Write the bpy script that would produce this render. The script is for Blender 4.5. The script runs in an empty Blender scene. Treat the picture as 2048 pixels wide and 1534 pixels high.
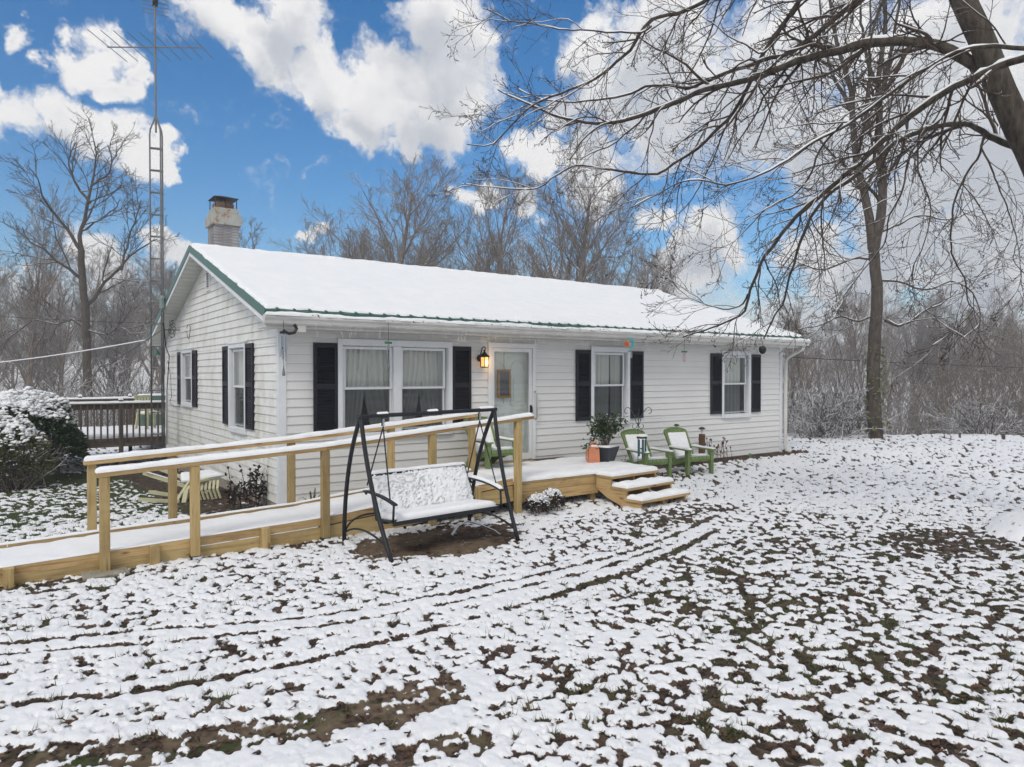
import bpy, math, random
import numpy as np
from mathutils import Vector, Matrix

# ------------------------------------------------------------------ camera
scene = bpy.context.scene
R = math.radians
CAM = np.array([-3.2483, -10.1963, 1.9706])
YAW, PITCH, FPX, PW, PH = 54.2, 0.7268, 1419.0, 2048.0, 1534.0
cam_data = bpy.data.cameras.new('camera')
cam = bpy.data.objects.new('camera', cam_data)
scene.collection.objects.link(cam)
cam.location = CAM
cam.rotation_euler = (R(90 - PITCH), 0, R(YAW - 90))
cam_data.sensor_fit = 'HORIZONTAL'
cam_data.sensor_width = 36.0
cam_data.lens = FPX / PW * 36.0
cam_data.clip_start = 0.05
cam_data.clip_end = 3000.0
scene.camera = cam
_y, _p = R(YAW), R(PITCH)
FWD0 = np.array([math.cos(_y), math.sin(_y), 0.0])
RGT = np.array([math.sin(_y), -math.cos(_y), 0.0])
FWD = FWD0 * math.cos(_p) - np.array([0, 0, math.sin(_p)])
UPV = FWD0 * math.sin(_p) + np.array([0, 0, math.cos(_p)])
def sight(px, py):
    return RGT * (px - PW / 2) / FPX + UPV * (PH / 2 - py) / FPX + FWD
def at_depth(px, py, d):
    """point of the place seen at that pixel of the photograph, d metres ahead"""
    return CAM + sight(px, py) * d
def at_z(px, py, z):
    s = sight(px, py); return CAM + s * ((z - CAM[2]) / s[2])

# ------------------------------------------------------------------ exposure / render
scene.view_settings.view_transform = 'Standard'
scene.view_settings.look = 'None'
scene.view_settings.exposure = 0.02
scene.view_settings.gamma = 1.0
scene.view_settings.use_curve_mapping = False
scene.render.engine = 'CYCLES'
cy = scene.cycles
cy.max_bounces = 6
cy.diffuse_bounces = 2
cy.glossy_bounces = 3
cy.transmission_bounces = 4
cy.transparent_max_bounces = 8
cy.volume_bounces = 0
cy.use_denoising = True
cy.use_adaptive_sampling = True
cy.adaptive_threshold = 0.022
cy.adaptive_min_samples = 32
cy.caustics_reflective = False
cy.caustics_refractive = False

HAZE = 0.003
# ------------------------------------------------------------------ sun
SUN_DIR = np.array([-0.62, -0.42, 0.80]); SUN_DIR /= np.linalg.norm(SUN_DIR)
sun_l = bpy.data.lights.new('sun', 'SUN')
sun_l.energy = 1.5
sun_l.angle = R(18)
sun_l.color = (1.0, 0.95, 0.87)
sun = bpy.data.objects.new('sun', sun_l)
sun.rotation_euler = Vector(-SUN_DIR).to_track_quat('-Z', 'Y').to_euler()
sun.location = (-8, -8, 14)
scene.collection.objects.link(sun)

# ------------------------------------------------------------------ world: clear blue sky with cumulus clouds
world = bpy.data.worlds.new('World')
scene.world = world
world.use_nodes = True
wt = world.node_tree
for n in list(wt.nodes): wt.nodes.remove(n)
def build_sky(nt):
    N, L = nt.nodes, nt.links
    def node(t, **kw):
        n = N.new(t)
        for k, v in kw.items(): setattr(n, k, v)
        return n
    def math_(op, a, b=None, clamp=False):
        n = node('ShaderNodeMath', operation=op, use_clamp=clamp)
        for i, v in enumerate((a, b)):
            if v is None: continue
            if isinstance(v, (int, float)): n.inputs[i].default_value = v
            else: L.new(v, n.inputs[i])
        return n.outputs[0]
    out = node('ShaderNodeOutputWorld')
    sky = node('ShaderNodeTexSky', sky_type='NISHITA')
    sky.sun_disc = False
    sky.sun_elevation = math.asin(SUN_DIR[2])
    sky.sun_rotation = math.atan2(SUN_DIR[0], SUN_DIR[1])
    sky.altitude = 200; sky.air_density = 1.0; sky.dust_density = 0.2; sky.ozone_density = 2.0
    hue = node('ShaderNodeHueSaturation'); hue.inputs['Saturation'].default_value = SKY_SAT
    hue.inputs['Value'].default_value = 1.0
    L.new(sky.outputs[0], hue.inputs['Color'])
    bg_sky = node('ShaderNodeBackground'); bg_sky.inputs['Strength'].default_value = SKY_STR
    L.new(hue.outputs[0], bg_sky.inputs['Color'])
    tc = node('ShaderNodeTexCoord')
    # domain warp so that the edges billow
    wn = node('ShaderNodeTexNoise'); wn.inputs['Scale'].default_value = 9.0; wn.inputs['Detail'].default_value = 5.0
    wn.inputs['Roughness'].default_value = 0.6
    L.new(tc.outputs['Generated'], wn.inputs['Vector'])
    sub = node('ShaderNodeVectorMath', operation='SUBTRACT'); sub.inputs[1].default_value = (0.5, 0.5, 0.5)
    L.new(wn.outputs['Color'], sub.inputs[0])
    scl = node('ShaderNodeVectorMath', operation='SCALE'); scl.inputs['Scale'].default_value = 0.16
    L.new(sub.outputs[0], scl.inputs[0])
    add = node('ShaderNodeVectorMath', operation='ADD')
    L.new(tc.outputs['Generated'], add.inputs[0]); L.new(scl.outputs[0], add.inputs[1])
    warped = add.outputs[0]
    # cloud cells: (px, py, radius px) as directions of the sky
    def cells(vec, rmin):
        acc = None
        for (px, py, r) in CLOUDS:
            if r < rmin: continue
            d = sight(px, py); d = d / np.linalg.norm(d)
            rr = r / FPX * 1.06
            dn = node('ShaderNodeVectorMath', operation='DISTANCE'); dn.inputs[1].default_value = tuple(d)
            L.new(vec, dn.inputs[0])
            m_ = node('ShaderNodeMath', operation='MULTIPLY_ADD'); m_.inputs[1].default_value = -1.0 / rr; m_.inputs[2].default_value = 1.0
            L.new(dn.outputs['Value'], m_.inputs[0])
            acc = m_.outputs[0] if acc is None else math_('MAXIMUM', acc, m_.outputs[0])
        return acc
    def field(vec):
        acc = cells(vec, 0)
        # clouds of the rest of the sky
        gn = node('ShaderNodeTexNoise'); gn.inputs['Scale'].default_value = 2.6; gn.inputs['Detail'].default_value = 2.0
        L.new(vec, gn.inputs['Vector'])
        g = node('ShaderNodeMapRange'); g.inputs['From Min'].default_value = 0.38; g.inputs['From Max'].default_value = 0.60
        L.new(gn.outputs[0], g.inputs['Value'])
        vd = node('ShaderNodeVectorMath', operation='DOT_PRODUCT'); vd.inputs[1].default_value = tuple(FWD0)
        L.new(vec, vd.inputs[0])
        om = node('ShaderNodeMapRange', interpolation_type='SMOOTHSTEP')
        om.inputs['From Min'].default_value = 0.72; om.inputs['From Max'].default_value = 0.45
        L.new(vd.outputs['Value'], om.inputs['Value'])
        # cloud layers close up towards the horizon
        sz = node('ShaderNodeSeparateXYZ'); L.new(vec, sz.inputs[0])
        hz = node('ShaderNodeMapRange', interpolation_type='SMOOTHSTEP')
        hz.inputs['From Min'].default_value = 0.17; hz.inputs['From Max'].default_value = 0.03; hz.inputs['To Max'].default_value = 0.45
        L.new(sz.outputs['Z'], hz.inputs['Value'])
        return math_('MAXIMUM', math_('MAXIMUM', acc, math_('MULTIPLY', g.outputs[0], om.outputs[0])), hz.outputs[0])
    dens0 = math_('MAXIMUM', field(warped), -0.3)
    fn = node('ShaderNodeTexNoise'); fn.inputs['Scale'].default_value = 30.0; fn.inputs['Detail'].default_value = 9.0
    fn.inputs['Roughness'].default_value = 0.62
    L.new(warped, fn.inputs['Vector'])
    fine = math_('MULTIPLY', math_('SUBTRACT', fn.outputs[0], 0.5), 0.9)
    dens = math_('ADD', dens0, fine)
    fac = node('ShaderNodeMapRange', interpolation_type='SMOOTHSTEP')
    fac.inputs['From Min'].default_value = 0.03; fac.inputs['From Max'].default_value = 0.48
    L.new(dens, fac.inputs['Value'])
    # bodies of the clouds: billows of white over lilac-grey undersides
    upv = node('ShaderNodeVectorMath', operation='ADD'); upv.inputs[1].default_value = (0.012, -0.018, 0.048)
    L.new(warped, upv.inputs[0])
    above = math_('MAXIMUM', cells(upv.outputs[0], 58), 0.0)
    b0 = node('ShaderNodeVectorMath', operation='ADD'); b0.inputs[1].default_value = (3.1, 0.4, 0.03)
    L.new(warped, b0.inputs[0])
    bn = node('ShaderNodeTexNoise'); bn.inputs['Scale'].default_value = 6.5; bn.inputs['Detail'].default_value = 5.0; bn.inputs['Roughness'].default_value = 0.55
    L.new(b0.outputs[0], bn.inputs['Vector'])
    sh = node('ShaderNodeMapRange', interpolation_type='SMOOTHSTEP')
    sh.inputs['From Min'].default_value = 0.30; sh.inputs['From Max'].default_value = 0.78
    L.new(math_('ADD', math_('ADD', math_('MULTIPLY', dens0, 0.18), math_('MULTIPLY', above, 0.52)), math_('MULTIPLY', math_('SUBTRACT', bn.outputs[0], 0.26), 1.0)), sh.inputs['Value'])
    ccol = node('ShaderNodeMix', data_type='RGBA')
    ccol.inputs['A'].default_value = (1.0, 0.99, 0.985, 1)
    ccol.inputs['B'].default_value = (0.60, 0.63, 0.685, 1)
    L.new(sh.outputs[0], ccol.inputs['Factor'])
    bg_c = node('ShaderNodeBackground'); bg_c.inputs['Strength'].default_value = CLOUD_STR
    L.new(ccol.outputs['Result'], bg_c.inputs['Color'])
    mix = node('ShaderNodeMixShader')
    L.new(fac.outputs[0], mix.inputs[0]); L.new(bg_sky.outputs[0], mix.inputs[1]); L.new(bg_c.outputs[0], mix.inputs[2])
    L.new(mix.outputs[0], out.inputs['Surface'])
SKY_SAT, SKY_STR, CLOUD_STR = 1.42, 0.13, 0.95
CLOUDS = [(430,25,70),(540,95,82),(660,150,88),(770,190,92),(880,205,105),(900,50,115),(720,245,70),(800,272,52),(600,10,80),
 (108,85,34),(188,125,55),(258,163,38),(15,35,30),(-15,178,34),(50,245,56),(160,256,66),(255,285,62),(328,314,36),
 (1165,105,68),(1215,190,100),(1110,235,52),(1060,325,64),(1190,350,92),(1330,100,130),(1340,240,100),(1500,200,150),(1620,60,130),(1680,290,130),(1860,180,190),(2060,300,230),(1830,420,110),
 (1305,450,52),(1410,490,82),(1350,560,84),(1630,500,70),(1980,520,150),(1700,600,110),(1790,510,70),
 (230,535,64),(335,515,46),(110,560,50),(640,455,24),(945,400,46),(1035,430,40)]
build_sky(wt)
world.cycles.sampling_method = 'MANUAL'
world.cycles.sample_map_resolution = 512

# ------------------------------------------------------------------ helpers
COL = scene.collection
rng = np.random.default_rng(7)
def tag(o, label=None, cat=None, group=None, kind=None):
    if label: o['label'] = label
    if cat: o['category'] = cat
    if group: o['group'] = group
    if kind: o['kind'] = kind
    return o
def empty(name, loc=(0, 0, 0), rz=0.0, label=None, cat=None, group=None, parent=None):
    o = bpy.data.objects.new(name, None)
    o.empty_display_size = 0.1
    o.location = loc; o.rotation_euler = (0, 0, rz)
    COL.objects.link(o)
    if parent: o.parent = parent
    return tag(o, label, cat, group)
def copy_tree(o, parent=None):
    c = o.copy(); COL.objects.link(c)
    if parent is not None: c.parent = parent
    for ch in list(o.children): copy_tree(ch, c)
    return c
def mesh_from(name, V, F, mat=None, smooth=False):
    """V (n,3); F list of faces or int array (m,k)"""
    me = bpy.data.meshes.new(name)
    V = np.asarray(V, dtype=np.float32)
    if isinstance(F, np.ndarray):
        m, k = F.shape
        me.vertices.add(len(V)); me.vertices.foreach_set('co', V.ravel())
        me.loops.add(m * k); me.loops.foreach_set('vertex_index', F.astype(np.int32).ravel())
        me.polygons.add(m)
        me.polygons.foreach_set('loop_start', np.arange(0, m * k, k, dtype=np.int32))
        me.polygons.foreach_set('loop_total', np.full(m, k, dtype=np.int32))
        me.update(calc_edges=True)
    else:
        me.from_pydata(V.tolist(), [], F)
        me.update()
    if smooth:
        me.polygons.foreach_set('use_smooth', np.ones(len(me.polygons), dtype=bool))
    if mat: me.materials.append(mat)
    return me
def link(name, me, parent=None, loc=(0, 0, 0), rot=(0, 0, 0)):
    o = bpy.data.objects.new(name, me)
    o.location = loc; o.rotation_euler = rot
    COL.objects.link(o)
    if parent: o.parent = parent
    return o
class MB:
    """collects shapes into one mesh"""
    def __init__(s): s.v = []; s.f = []; s.n = 0
    def add(s, V, F):
        V = np.asarray(V, float); b = s.n
        s.v.append(V); s.f += [[i + b for i in f] for f in F]; s.n += len(V); return s
    def box(s, x0, x1, y0, y1, z0, z1):
        V = [(x0,y0,z0),(x1,y0,z0),(x1,y1,z0),(x0,y1,z0),(x0,y0,z1),(x1,y0,z1),(x1,y1,z1),(x0,y1,z1)]
        return s.add(V, [(0,3,2,1),(4,5,6,7),(0,1,5,4),(1,2,6,5),(2,3,7,6),(3,0,4,7)])
    def bevel_box(s, x0, x1, y0, y1, z0, z1, b=0.004):
        """box with all edges chamfered"""
        V = []; X = (x0, x1); Y = (y0, y1); Z = (z0, z1); sg = (1, -1)
        idx = {}
        for i in (0, 1):
            for j in (0, 1):
                for k in (0, 1):
                    for a in range(3):
                        p = [X[i] + sg[i] * b, Y[j] + sg[j] * b, Z[k] + sg[k] * b]
                        p[a] = (X, Y, Z)[a][(i, j, k)[a]]
                        idx[i, j, k, a] = len(V); V.append(p)
        F = []
        for a in range(3):
            u, w = [(1, 2), (2, 0), (0, 1)][a]
            for e in (0, 1):
                q = []
                for (cu, cw) in ((0, 0), (1, 0), (1, 1), (0, 1)):
                    t = [0, 0, 0]; t[a] = e; t[u] = cu; t[w] = cw
                    q.append(idx[t[0], t[1], t[2], a])
                F.append(q if e else q[::-1])
        for a in range(3):
            u, w = [(1, 2), (2, 0), (0, 1)][a]
            for cu in (0, 1):
                for cw in (0, 1):
                    t0 = [0, 0, 0]; t0[u] = cu; t0[w] = cw; t1 = list(t0); t1[a] = 1
                    q = [idx[(*t0, u)], idx[(*t1, u)], idx[(*t1, w)], idx[(*t0, w)]]
                    F.append(q if (cu != cw) == (False) else q[::-1])
        for i in (0, 1):
            for j in (0, 1):
                for k in (0, 1):
                    q = [idx[i, j, k, 0], idx[i, j, k, 1], idx[i, j, k, 2]]
                    F.append(q if (i + j + k) % 2 == 1 else q[::-1])
        return s.add(V, F)
    def obox(s, c, ax, ay, az):
        """oriented box: centre, half-axis vectors"""
        c = np.array(c, float); ax, ay, az = (np.array(a, float) for a in (ax, ay, az))
        V = [c + i * ax + j * ay + k * az for (i, j, k) in ((-1,-1,-1),(1,-1,-1),(1,1,-1),(-1,1,-1),(-1,-1,1),(1,-1,1),(1,1,1),(-1,1,1))]
        return s.add(V, [(0,3,2,1),(4,5,6,7),(0,1,5,4),(1,2,6,5),(2,3,7,6),(3,0,4,7)])
    def bar(s, p0, p1, w, h, up=(0, 0, 1)):
        p0 = np.array(p0, float); p1 = np.array(p1, float); d = p1 - p0; L = np.linalg.norm(d); t = d / L
        u = np.array(up, float); sx = np.cross(t, u); sx /= np.linalg.norm(sx); uu = np.cross(sx, t)
        return s.obox((p0 + p1) / 2, t * L / 2, sx * w / 2, uu * h / 2)
    def tube(s, pts, r, k=8, cap=True):
        P = np.array(pts, float); n = len(P)
        r = np.full(n, r) if np.isscalar(r) else np.array(r, float)
        T = np.gradient(P, axis=0); T /= np.linalg.norm(T, axis=1)[:, None] + 1e-12
        ref = np.array([0, 0, 1.]) if abs(T[0][2]) < 0.9 else np.array([1., 0, 0])
        V = []; u = np.cross(T[0], ref); u /= np.linalg.norm(u)
        a = np.linspace(0, 2 * np.pi, k, endpoint=False)
        for i in range(n):
            u = u - T[i] * (u @ T[i]); u /= np.linalg.norm(u); w = np.cross(T[i], u)
            V += [P[i] + r[i] * (math.cos(q) * u + math.sin(q) * w) for q in a]
        F = [(i*k+j, i*k+(j+1)%k, (i+1)*k+(j+1)%k, (i+1)*k+j) for i in range(n-1) for j in range(k)]
        if cap: F += [tuple(range(k))[::-1], tuple(range((n-1)*k, n*k))]
        return s.add(V, F)
    def lathe(s, prof, c=(0, 0, 0), k=16):
        c = np.array(c, float); V = []; n = len(prof)
        for (r, z) in prof:
            V += [c + (r*math.cos(2*math.pi*j/k), r*math.sin(2*math.pi*j/k), z) for j in range(k)]
        F = [(i*k+j, i*k+(j+1)%k, (i+1)*k+(j+1)%k, (i+1)*k+j) for i in range(n-1) for j in range(k)]
        F += [tuple(range(k))[::-1], tuple(range((n-1)*k, n*k))]
        return s.add(V, F)
    def prism(s, poly, axis, a0, a1):
        """poly: list of 2-D points in the other two axes (cyclic order), extruded along axis"""
        n = len(poly); V = []
        for a in (a0, a1):
            for (p, q) in poly:
                V.append({0: (a, p, q), 1: (p, a, q), 2: (p, q, a)}[axis])
        F = [(i, (i+1) % n, n+(i+1) % n, n+i) for i in range(n)] + [tuple(range(n))[::-1], tuple(range(n, 2*n))]
        return s.add(V, F)
    def data(s, name, mat, smooth=False, origin=None):
        V = np.concatenate(s.v)
        if origin is not None: V = V - np.array(origin, float)
        me = mesh_from(name, V, s.f, mat, smooth)
        return me
    def build(s, name, mat, parent=None, smooth=False, centre=False, flip=True):
        V = np.concatenate(s.v); o = (0, 0, 0)
        if centre: o = tuple((V.min(0) + V.max(0)) / 2); V = V - np.array(o)
        me = mesh_from(name, V, s.f, mat, smooth)
        import bmesh
        bm = bmesh.new(); bm.from_mesh(me); bmesh.ops.recalc_face_normals(bm, faces=bm.faces); bm.to_mesh(me); bm.free()
        if smooth:
            for p in me.polygons: p.use_smooth = len(p.vertices) <= 4
        return link(name, me, parent, o)

# ---- numpy noise
_perm = np.random.default_rng(3).random((256, 256)).astype(np.float32)
def vnoise(x, y):
    xi = np.floor(x).astype(np.int64); yi = np.floor(y).astype(np.int64)
    fx = x - xi; fy = y - yi
    fx = fx*fx*fx*(fx*(fx*6-15)+10); fy = fy*fy*fy*(fy*(fy*6-15)+10)
    a = _perm[xi & 255, yi & 255]; b = _perm[(xi+1) & 255, yi & 255]
    c = _perm[xi & 255, (yi+1) & 255]; d = _perm[(xi+1) & 255, (yi+1) & 255]
    return (a*(1-fx)+b*fx)*(1-fy) + (c*(1-fx)+d*fx)*fy
def fbm(x, y, s, octv=3, gain=0.5, off=0.0):
    t = 0; a = 1.0; tot = 0
    for i in range(octv):
        c, sn = math.cos(0.7*i+0.3), math.sin(0.7*i+0.3)
        t = t + a * vnoise((x*c - y*sn)/s + 17.3*i + off, (x*sn + y*c)/s + 9.1*i + off*1.7); tot += a
        a *= gain; s *= 0.5
    return t / tot
def sstep(x, a, b):
    t = np.clip((x - a) / (b - a), 0, 1); return t*t*(3-2*t)

# ------------------------------------------------------------------ materials
def new_mat(name):
    m = bpy.data.materials.new(name); m.use_nodes = True
    nt = m.node_tree; b = nt.nodes['Principled BSDF']
    return m, nt, b
def nadd(nt, t, **kw):
    n = nt.nodes.new(t)
    for k, v in kw.items(): setattr(n, k, v)
    return n
def ramp(nt, fac, stops):
    r = nadd(nt, 'ShaderNodeValToRGB'); e = r.color_ramp.elements
    while len(e) > 1: e.remove(e[-1])
    e[0].position = stops[0][0]; e[0].color = (*stops[0][1], 1)
    for p, c in stops[1:]:
        q = e.new(p); q.color = (*c, 1)
    nt.links.new(fac, r.inputs[0]); return r.outputs[0]
def noise_out(nt, scale, detail=4, rough=0.55, coord='Object', vscale=(1, 1, 1), rand=False):
    tc = nadd(nt, 'ShaderNodeTexCoord'); mp = nadd(nt, 'ShaderNodeMapping')
    mp.inputs['Scale'].default_value = vscale
    nt.links.new(tc.outputs[coord], mp.inputs['Vector'])
    if rand:
        oi = nadd(nt, 'ShaderNodeObjectInfo'); ml = nadd(nt, 'ShaderNodeMath', operation='MULTIPLY'); ml.inputs[1].default_value = 37.0
        nt.links.new(oi.outputs['Random'], ml.inputs[0]); nt.links.new(ml.outputs[0], mp.inputs['Location'])
    n = nadd(nt, 'ShaderNodeTexNoise'); n.inputs['Scale'].default_value = scale; n.inputs['Detail'].default_value = detail
    n.inputs['Roughness'].default_value = rough
    nt.links.new(mp.outputs[0], n.inputs['Vector'])
    return n.outputs[0]
def bump(nt, b, h, strength=0.3, dist=0.01):
    bp = nadd(nt, 'ShaderNodeBump'); bp.inputs['Strength'].default_value = strength; bp.inputs['Distance'].default_value = dist
    nt.links.new(h, bp.inputs['Height']); nt.links.new(bp.outputs[0], b.inputs['Normal'])
def simple(name, col, rough=0.5, metal=0.0, var=0.12, scale=6.0, bmp=0.0, spec=0.5, vscale=(1, 1, 1)):
    m, nt, b = new_mat(name)
    f = noise_out(nt, scale, vscale=vscale, rand=True)
    c = np.array(col)
    nt.links.new(ramp(nt, f, [(0.25, tuple(c*(1-var))), (0.75, tuple(np.minimum(c*(1+var), 1)))]), b.inputs['Base Color'])
    b.inputs['Roughness'].default_value = rough; b.inputs['Metallic'].default_value = metal
    b.inputs['Specular IOR Level'].default_value = spec
    if bmp: bump(nt, b, noise_out(nt, scale*8, vscale=vscale), bmp, 0.004)
    return m
M = {}
def snow_mat():
    m, nt, b = new_mat('snow')
    f = noise_out(nt, 3.0, 3, coord='Object')
    nt.links.new(ramp(nt, f, [(0.3, (0.82, 0.83, 0.84)), (0.7, (0.87, 0.875, 0.88))]), b.inputs['Base Color'])
    b.inputs['Roughness'].default_value = 0.75; b.inputs['Specular IOR Level'].default_value = 0.2
    bump(nt, b, noise_out(nt, 60.0, 5, 0.7), 0.35, 0.006)
    return m
M['snow'] = snow_mat()
def wood_mat(name, grain, stops, knots=True, rough=0.62):
    """boards: grain runs along the given axis"""
    m, nt, b = new_mat(name)
    vs = [1.0, 1.0, 1.0]; vs['xyz'.index(grain)] = 0.055
    f = noise_out(nt, 26.0, 5, 0.55, vscale=tuple(vs), rand=True)
    f2 = noise_out(nt, 110.0, 3, 0.6, vscale=tuple(vs), rand=True)
    ad = nadd(nt, 'ShaderNodeMath', operation='MULTIPLY_ADD'); ad.inputs[1].default_value = 0.28
    nt.links.new(f2, ad.inputs[0]); nt.links.new(f, ad.inputs[2])
    c1 = ramp(nt, ad.outputs[0], stops)
    oi = nadd(nt, 'ShaderNodeObjectInfo')
    hs = nadd(nt, 'ShaderNodeHueSaturation'); mr = nadd(nt, 'ShaderNodeMapRange')
    mr.inputs['To Min'].default_value = 0.72; mr.inputs['To Max'].default_value = 1.12
    nt.links.new(oi.outputs['Random'], mr.inputs['Value']); nt.links.new(mr.outputs[0], hs.inputs['Value'])
    nt.links.new(c1, hs.inputs['Color']); col = hs.outputs[0]
    wet = noise_out(nt, 2.2, 5, 0.65, rand=True); wm = nadd(nt, 'ShaderNodeMapRange'); wm.inputs['From Min'].default_value = 0.50; wm.inputs['From Max'].default_value = 0.72; wm.inputs['To Max'].default_value = 0.42
    nt.links.new(wet, wm.inputs['Value']); wx = nadd(nt, 'ShaderNodeMix', data_type='RGBA'); wx.inputs['B'].default_value = (*[0.55*q for q in stops[0][1]], 1)
    nt.links.new(wm.outputs[0], wx.inputs['Factor']); nt.links.new(col, wx.inputs['A']); col = wx.outputs['Result']
    if knots:
        tc = nadd(nt, 'ShaderNodeTexCoord'); mp = nadd(nt, 'ShaderNodeMapping')
        v2 = [7.0, 7.0, 7.0]; v2['xyz'.index(grain)] = 2.4; mp.inputs['Scale'].default_value = v2
        ml = nadd(nt, 'ShaderNodeMath', operation='MULTIPLY'); ml.inputs[1].default_value = 91.0
        nt.links.new(oi.outputs['Random'], ml.inputs[0]); nt.links.new(ml.outputs[0], mp.inputs['Location'])
        nt.links.new(tc.outputs['Object'], mp.inputs['Vector'])
        vo = nadd(nt, 'ShaderNodeTexVoronoi'); vo.inputs['Scale'].default_value = 1.0
        nt.links.new(mp.outputs[0], vo.inputs['Vector'])
        kf = nadd(nt, 'ShaderNodeMapRange'); kf.inputs['From Min'].default_value = 0.07; kf.inputs['From Max'].default_value = 0.14
        kf.inputs['To Min'].default_value = 0.75; kf.inputs['To Max'].default_value = 0.0
        nt.links.new(vo.outputs['Distance'], kf.inputs['Value'])
        mx = nadd(nt, 'ShaderNodeMix', data_type='RGBA'); mx.inputs['B'].default_value = (0.11, 0.055, 0.02, 1)
        nt.links.new(kf.outputs[0], mx.inputs['Factor']); nt.links.new(col, mx.inputs['A']); col = mx.outputs['Result']
    nt.links.new(col, b.inputs['Base Color'])
    b.inputs['Roughness'].default_value = rough; b.inputs['Specular IOR Level'].default_value = 0.3
    bump(nt, b, ad.outputs[0], 0.25, 0.003)
    return m
PINE = [(0.36, (0.29, 0.16, 0.06)), (0.50, (0.47, 0.30, 0.13)), (0.66, (0.57, 0.40, 0.19)), (0.80, (0.36, 0.21, 0.085))]
GREENP = [(0.36, (0.24, 0.15, 0.058)), (0.52, (0.40, 0.275, 0.115)), (0.70, (0.49, 0.365, 0.17))]
M['pine_x'] = wood_mat('pine_x', 'x', PINE); M['pine_z'] = wood_mat('pine_z', 'z', GREENP + [(0.85, (0.29, 0.19, 0.07))]); M['pine_y'] = wood_mat('pine_y', 'y', PINE)
M['pine_old'] = wood_mat('pine_joist', 'x', GREENP)
OLD = [(0.35, (0.085, 0.066, 0.055)), (0.6, (0.135, 0.108, 0.09)), (0.9, (0.18, 0.148, 0.125))]
M['brown_x'] = wood_mat('brown_deck_x', 'x', OLD, False, 0.8); M['brown_z'] = wood_mat('brown_deck_z', 'z', OLD, False, 0.8)
def siding_mat(name, mossy):
    m, nt, b = new_mat(name)
    base = (0.76, 0.755, 0.735) if not mossy else (0.81, 0.81, 0.785)
    f = noise_out(nt, 1.3, 4, coord='Object', vscale=(1, 1, 1))
    tc = nadd(nt, 'ShaderNodeTexCoord'); geo = nadd(nt, 'ShaderNodeNewGeometry')
    c = ramp(nt, f, [(0.3, tuple(np.array(base)*0.95)), (0.7, base)])
    if mossy:
        mp = nadd(nt, 'ShaderNodeMapping'); mp.inputs['Scale'].default_value = (1.0, 1.5, 0.55)
        nt.links.new(geo.outputs['Position'], mp.inputs['Vector'])
        n1 = nadd(nt, 'ShaderNodeTexNoise'); n1.inputs['Scale'].default_value = 1.1; n1.inputs['Detail'].default_value = 5; n1.inputs['Roughness'].default_value = 0.7
        nt.links.new(mp.outputs[0], n1.inputs['Vector'])
        mp2 = nadd(nt, 'ShaderNodeMapping'); mp2.inputs['Scale'].default_value = (1.0, 2.2, 1.6)
        nt.links.new(geo.outputs['Position'], mp2.inputs['Vector'])
        n2 = nadd(nt, 'ShaderNodeTexNoise'); n2.inputs['Scale'].default_value = 2.0; n2.inputs['Detail'].default_value = 4
        nt.links.new(mp2.outputs[0], n2.inputs['Vector'])
        ml = nadd(nt, 'ShaderNodeMath', operation='MULTIPLY'); nt.links.new(n1.outputs[0], ml.inputs[0]); nt.links.new(n2.outputs[0], ml.inputs[1])
        mr = nadd(nt, 'ShaderNodeMapRange'); mr.inputs['From Min'].default_value = 0.21; mr.inputs['From Max'].default_value = 0.40; mr.inputs['To Max'].default_value = 0.5
        nt.links.new(ml.outputs[0], mr.inputs['Value'])
        mx = nadd(nt, 'ShaderNodeMix', data_type='RGBA'); mx.inputs['B'].default_value = (0.44, 0.42, 0.28, 1)
        nt.links.new(mr.outputs[0], mx.inputs['Factor']); nt.links.new(c, mx.inputs['A']); c = mx.outputs['Result']
    nt.links.new(c, b.inputs['Base Color'])
    b.inputs['Roughness'].default_value = 0.45; b.inputs['Specular IOR Level'].default_value = 0.35
    wv = noise_out(nt, 14.0, 2, vscale=(0.08, 0.08, 2.0)); bump(nt, b, wv, 0.05, 0.003)
    return m
M['siding'] = siding_mat('white_vinyl_siding', False); M['siding_moss'] = siding_mat('stained_vinyl_siding', True)
M['trim'] = simple('white_trim', (0.74, 0.76, 0.78), 0.4, var=0.05)
M['trim_grey'] = simple('weathered_white_metal', (0.62, 0.61, 0.58), 0.5, var=0.14, scale=3.0, bmp=0.1)
M['soffit'] = simple('white_soffit', (0.66, 0.66, 0.62), 0.5, var=0.05)
M['shutter'] = simple('black_shutter', (0.012, 0.013, 0.019), 0.5, var=0.2, spec=0.3)
M['green_metal'] = simple('green_roof_metal', (0.045, 0.13, 0.105), 0.4, var=0.12, spec=0.5)
M['black_metal'] = simple('black_powder_coat', (0.018, 0.020, 0.024), 0.45, var=0.15, scale=20, spec=0.3)
M['galv'] = simple('galvanised_steel', (0.19, 0.19, 0.19), 0.6, 0.2, var=0.2, scale=12)
M['steel'] = simple('stainless', (0.55, 0.52, 0.48), 0.3, 0.9, var=0.1)
M['dark'] = simple('dark_interior', (0.012, 0.013, 0.014), 0.9)
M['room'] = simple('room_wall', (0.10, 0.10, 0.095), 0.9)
M['conc'] = simple('concrete_block', (0.30, 0.275, 0.225), 0.85, var=0.25, scale=9, bmp=0.5)
M['curtain'] = simple('curtain_fabric', (0.60, 0.595, 0.56), 0.9, var=0.06, vscale=(30, 30, 1))
M['door'] = simple('pale_door', (0.70, 0.73, 0.70), 0.5, var=0.04)
M['orange_wood'] = wood_mat('varnished_wood', 'z', [(0.3, (0.30, 0.15, 0.04)), (0.7, (0.42, 0.23, 0.07))], False)
M['chair_green'] = simple('green_plastic', (0.16, 0.225, 0.085), 0.6, var=0.2, spec=0.25)
M['cream'] = simple('cream_plastic', (0.52, 0.50, 0.31), 0.55, var=0.2, scale=4)
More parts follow.
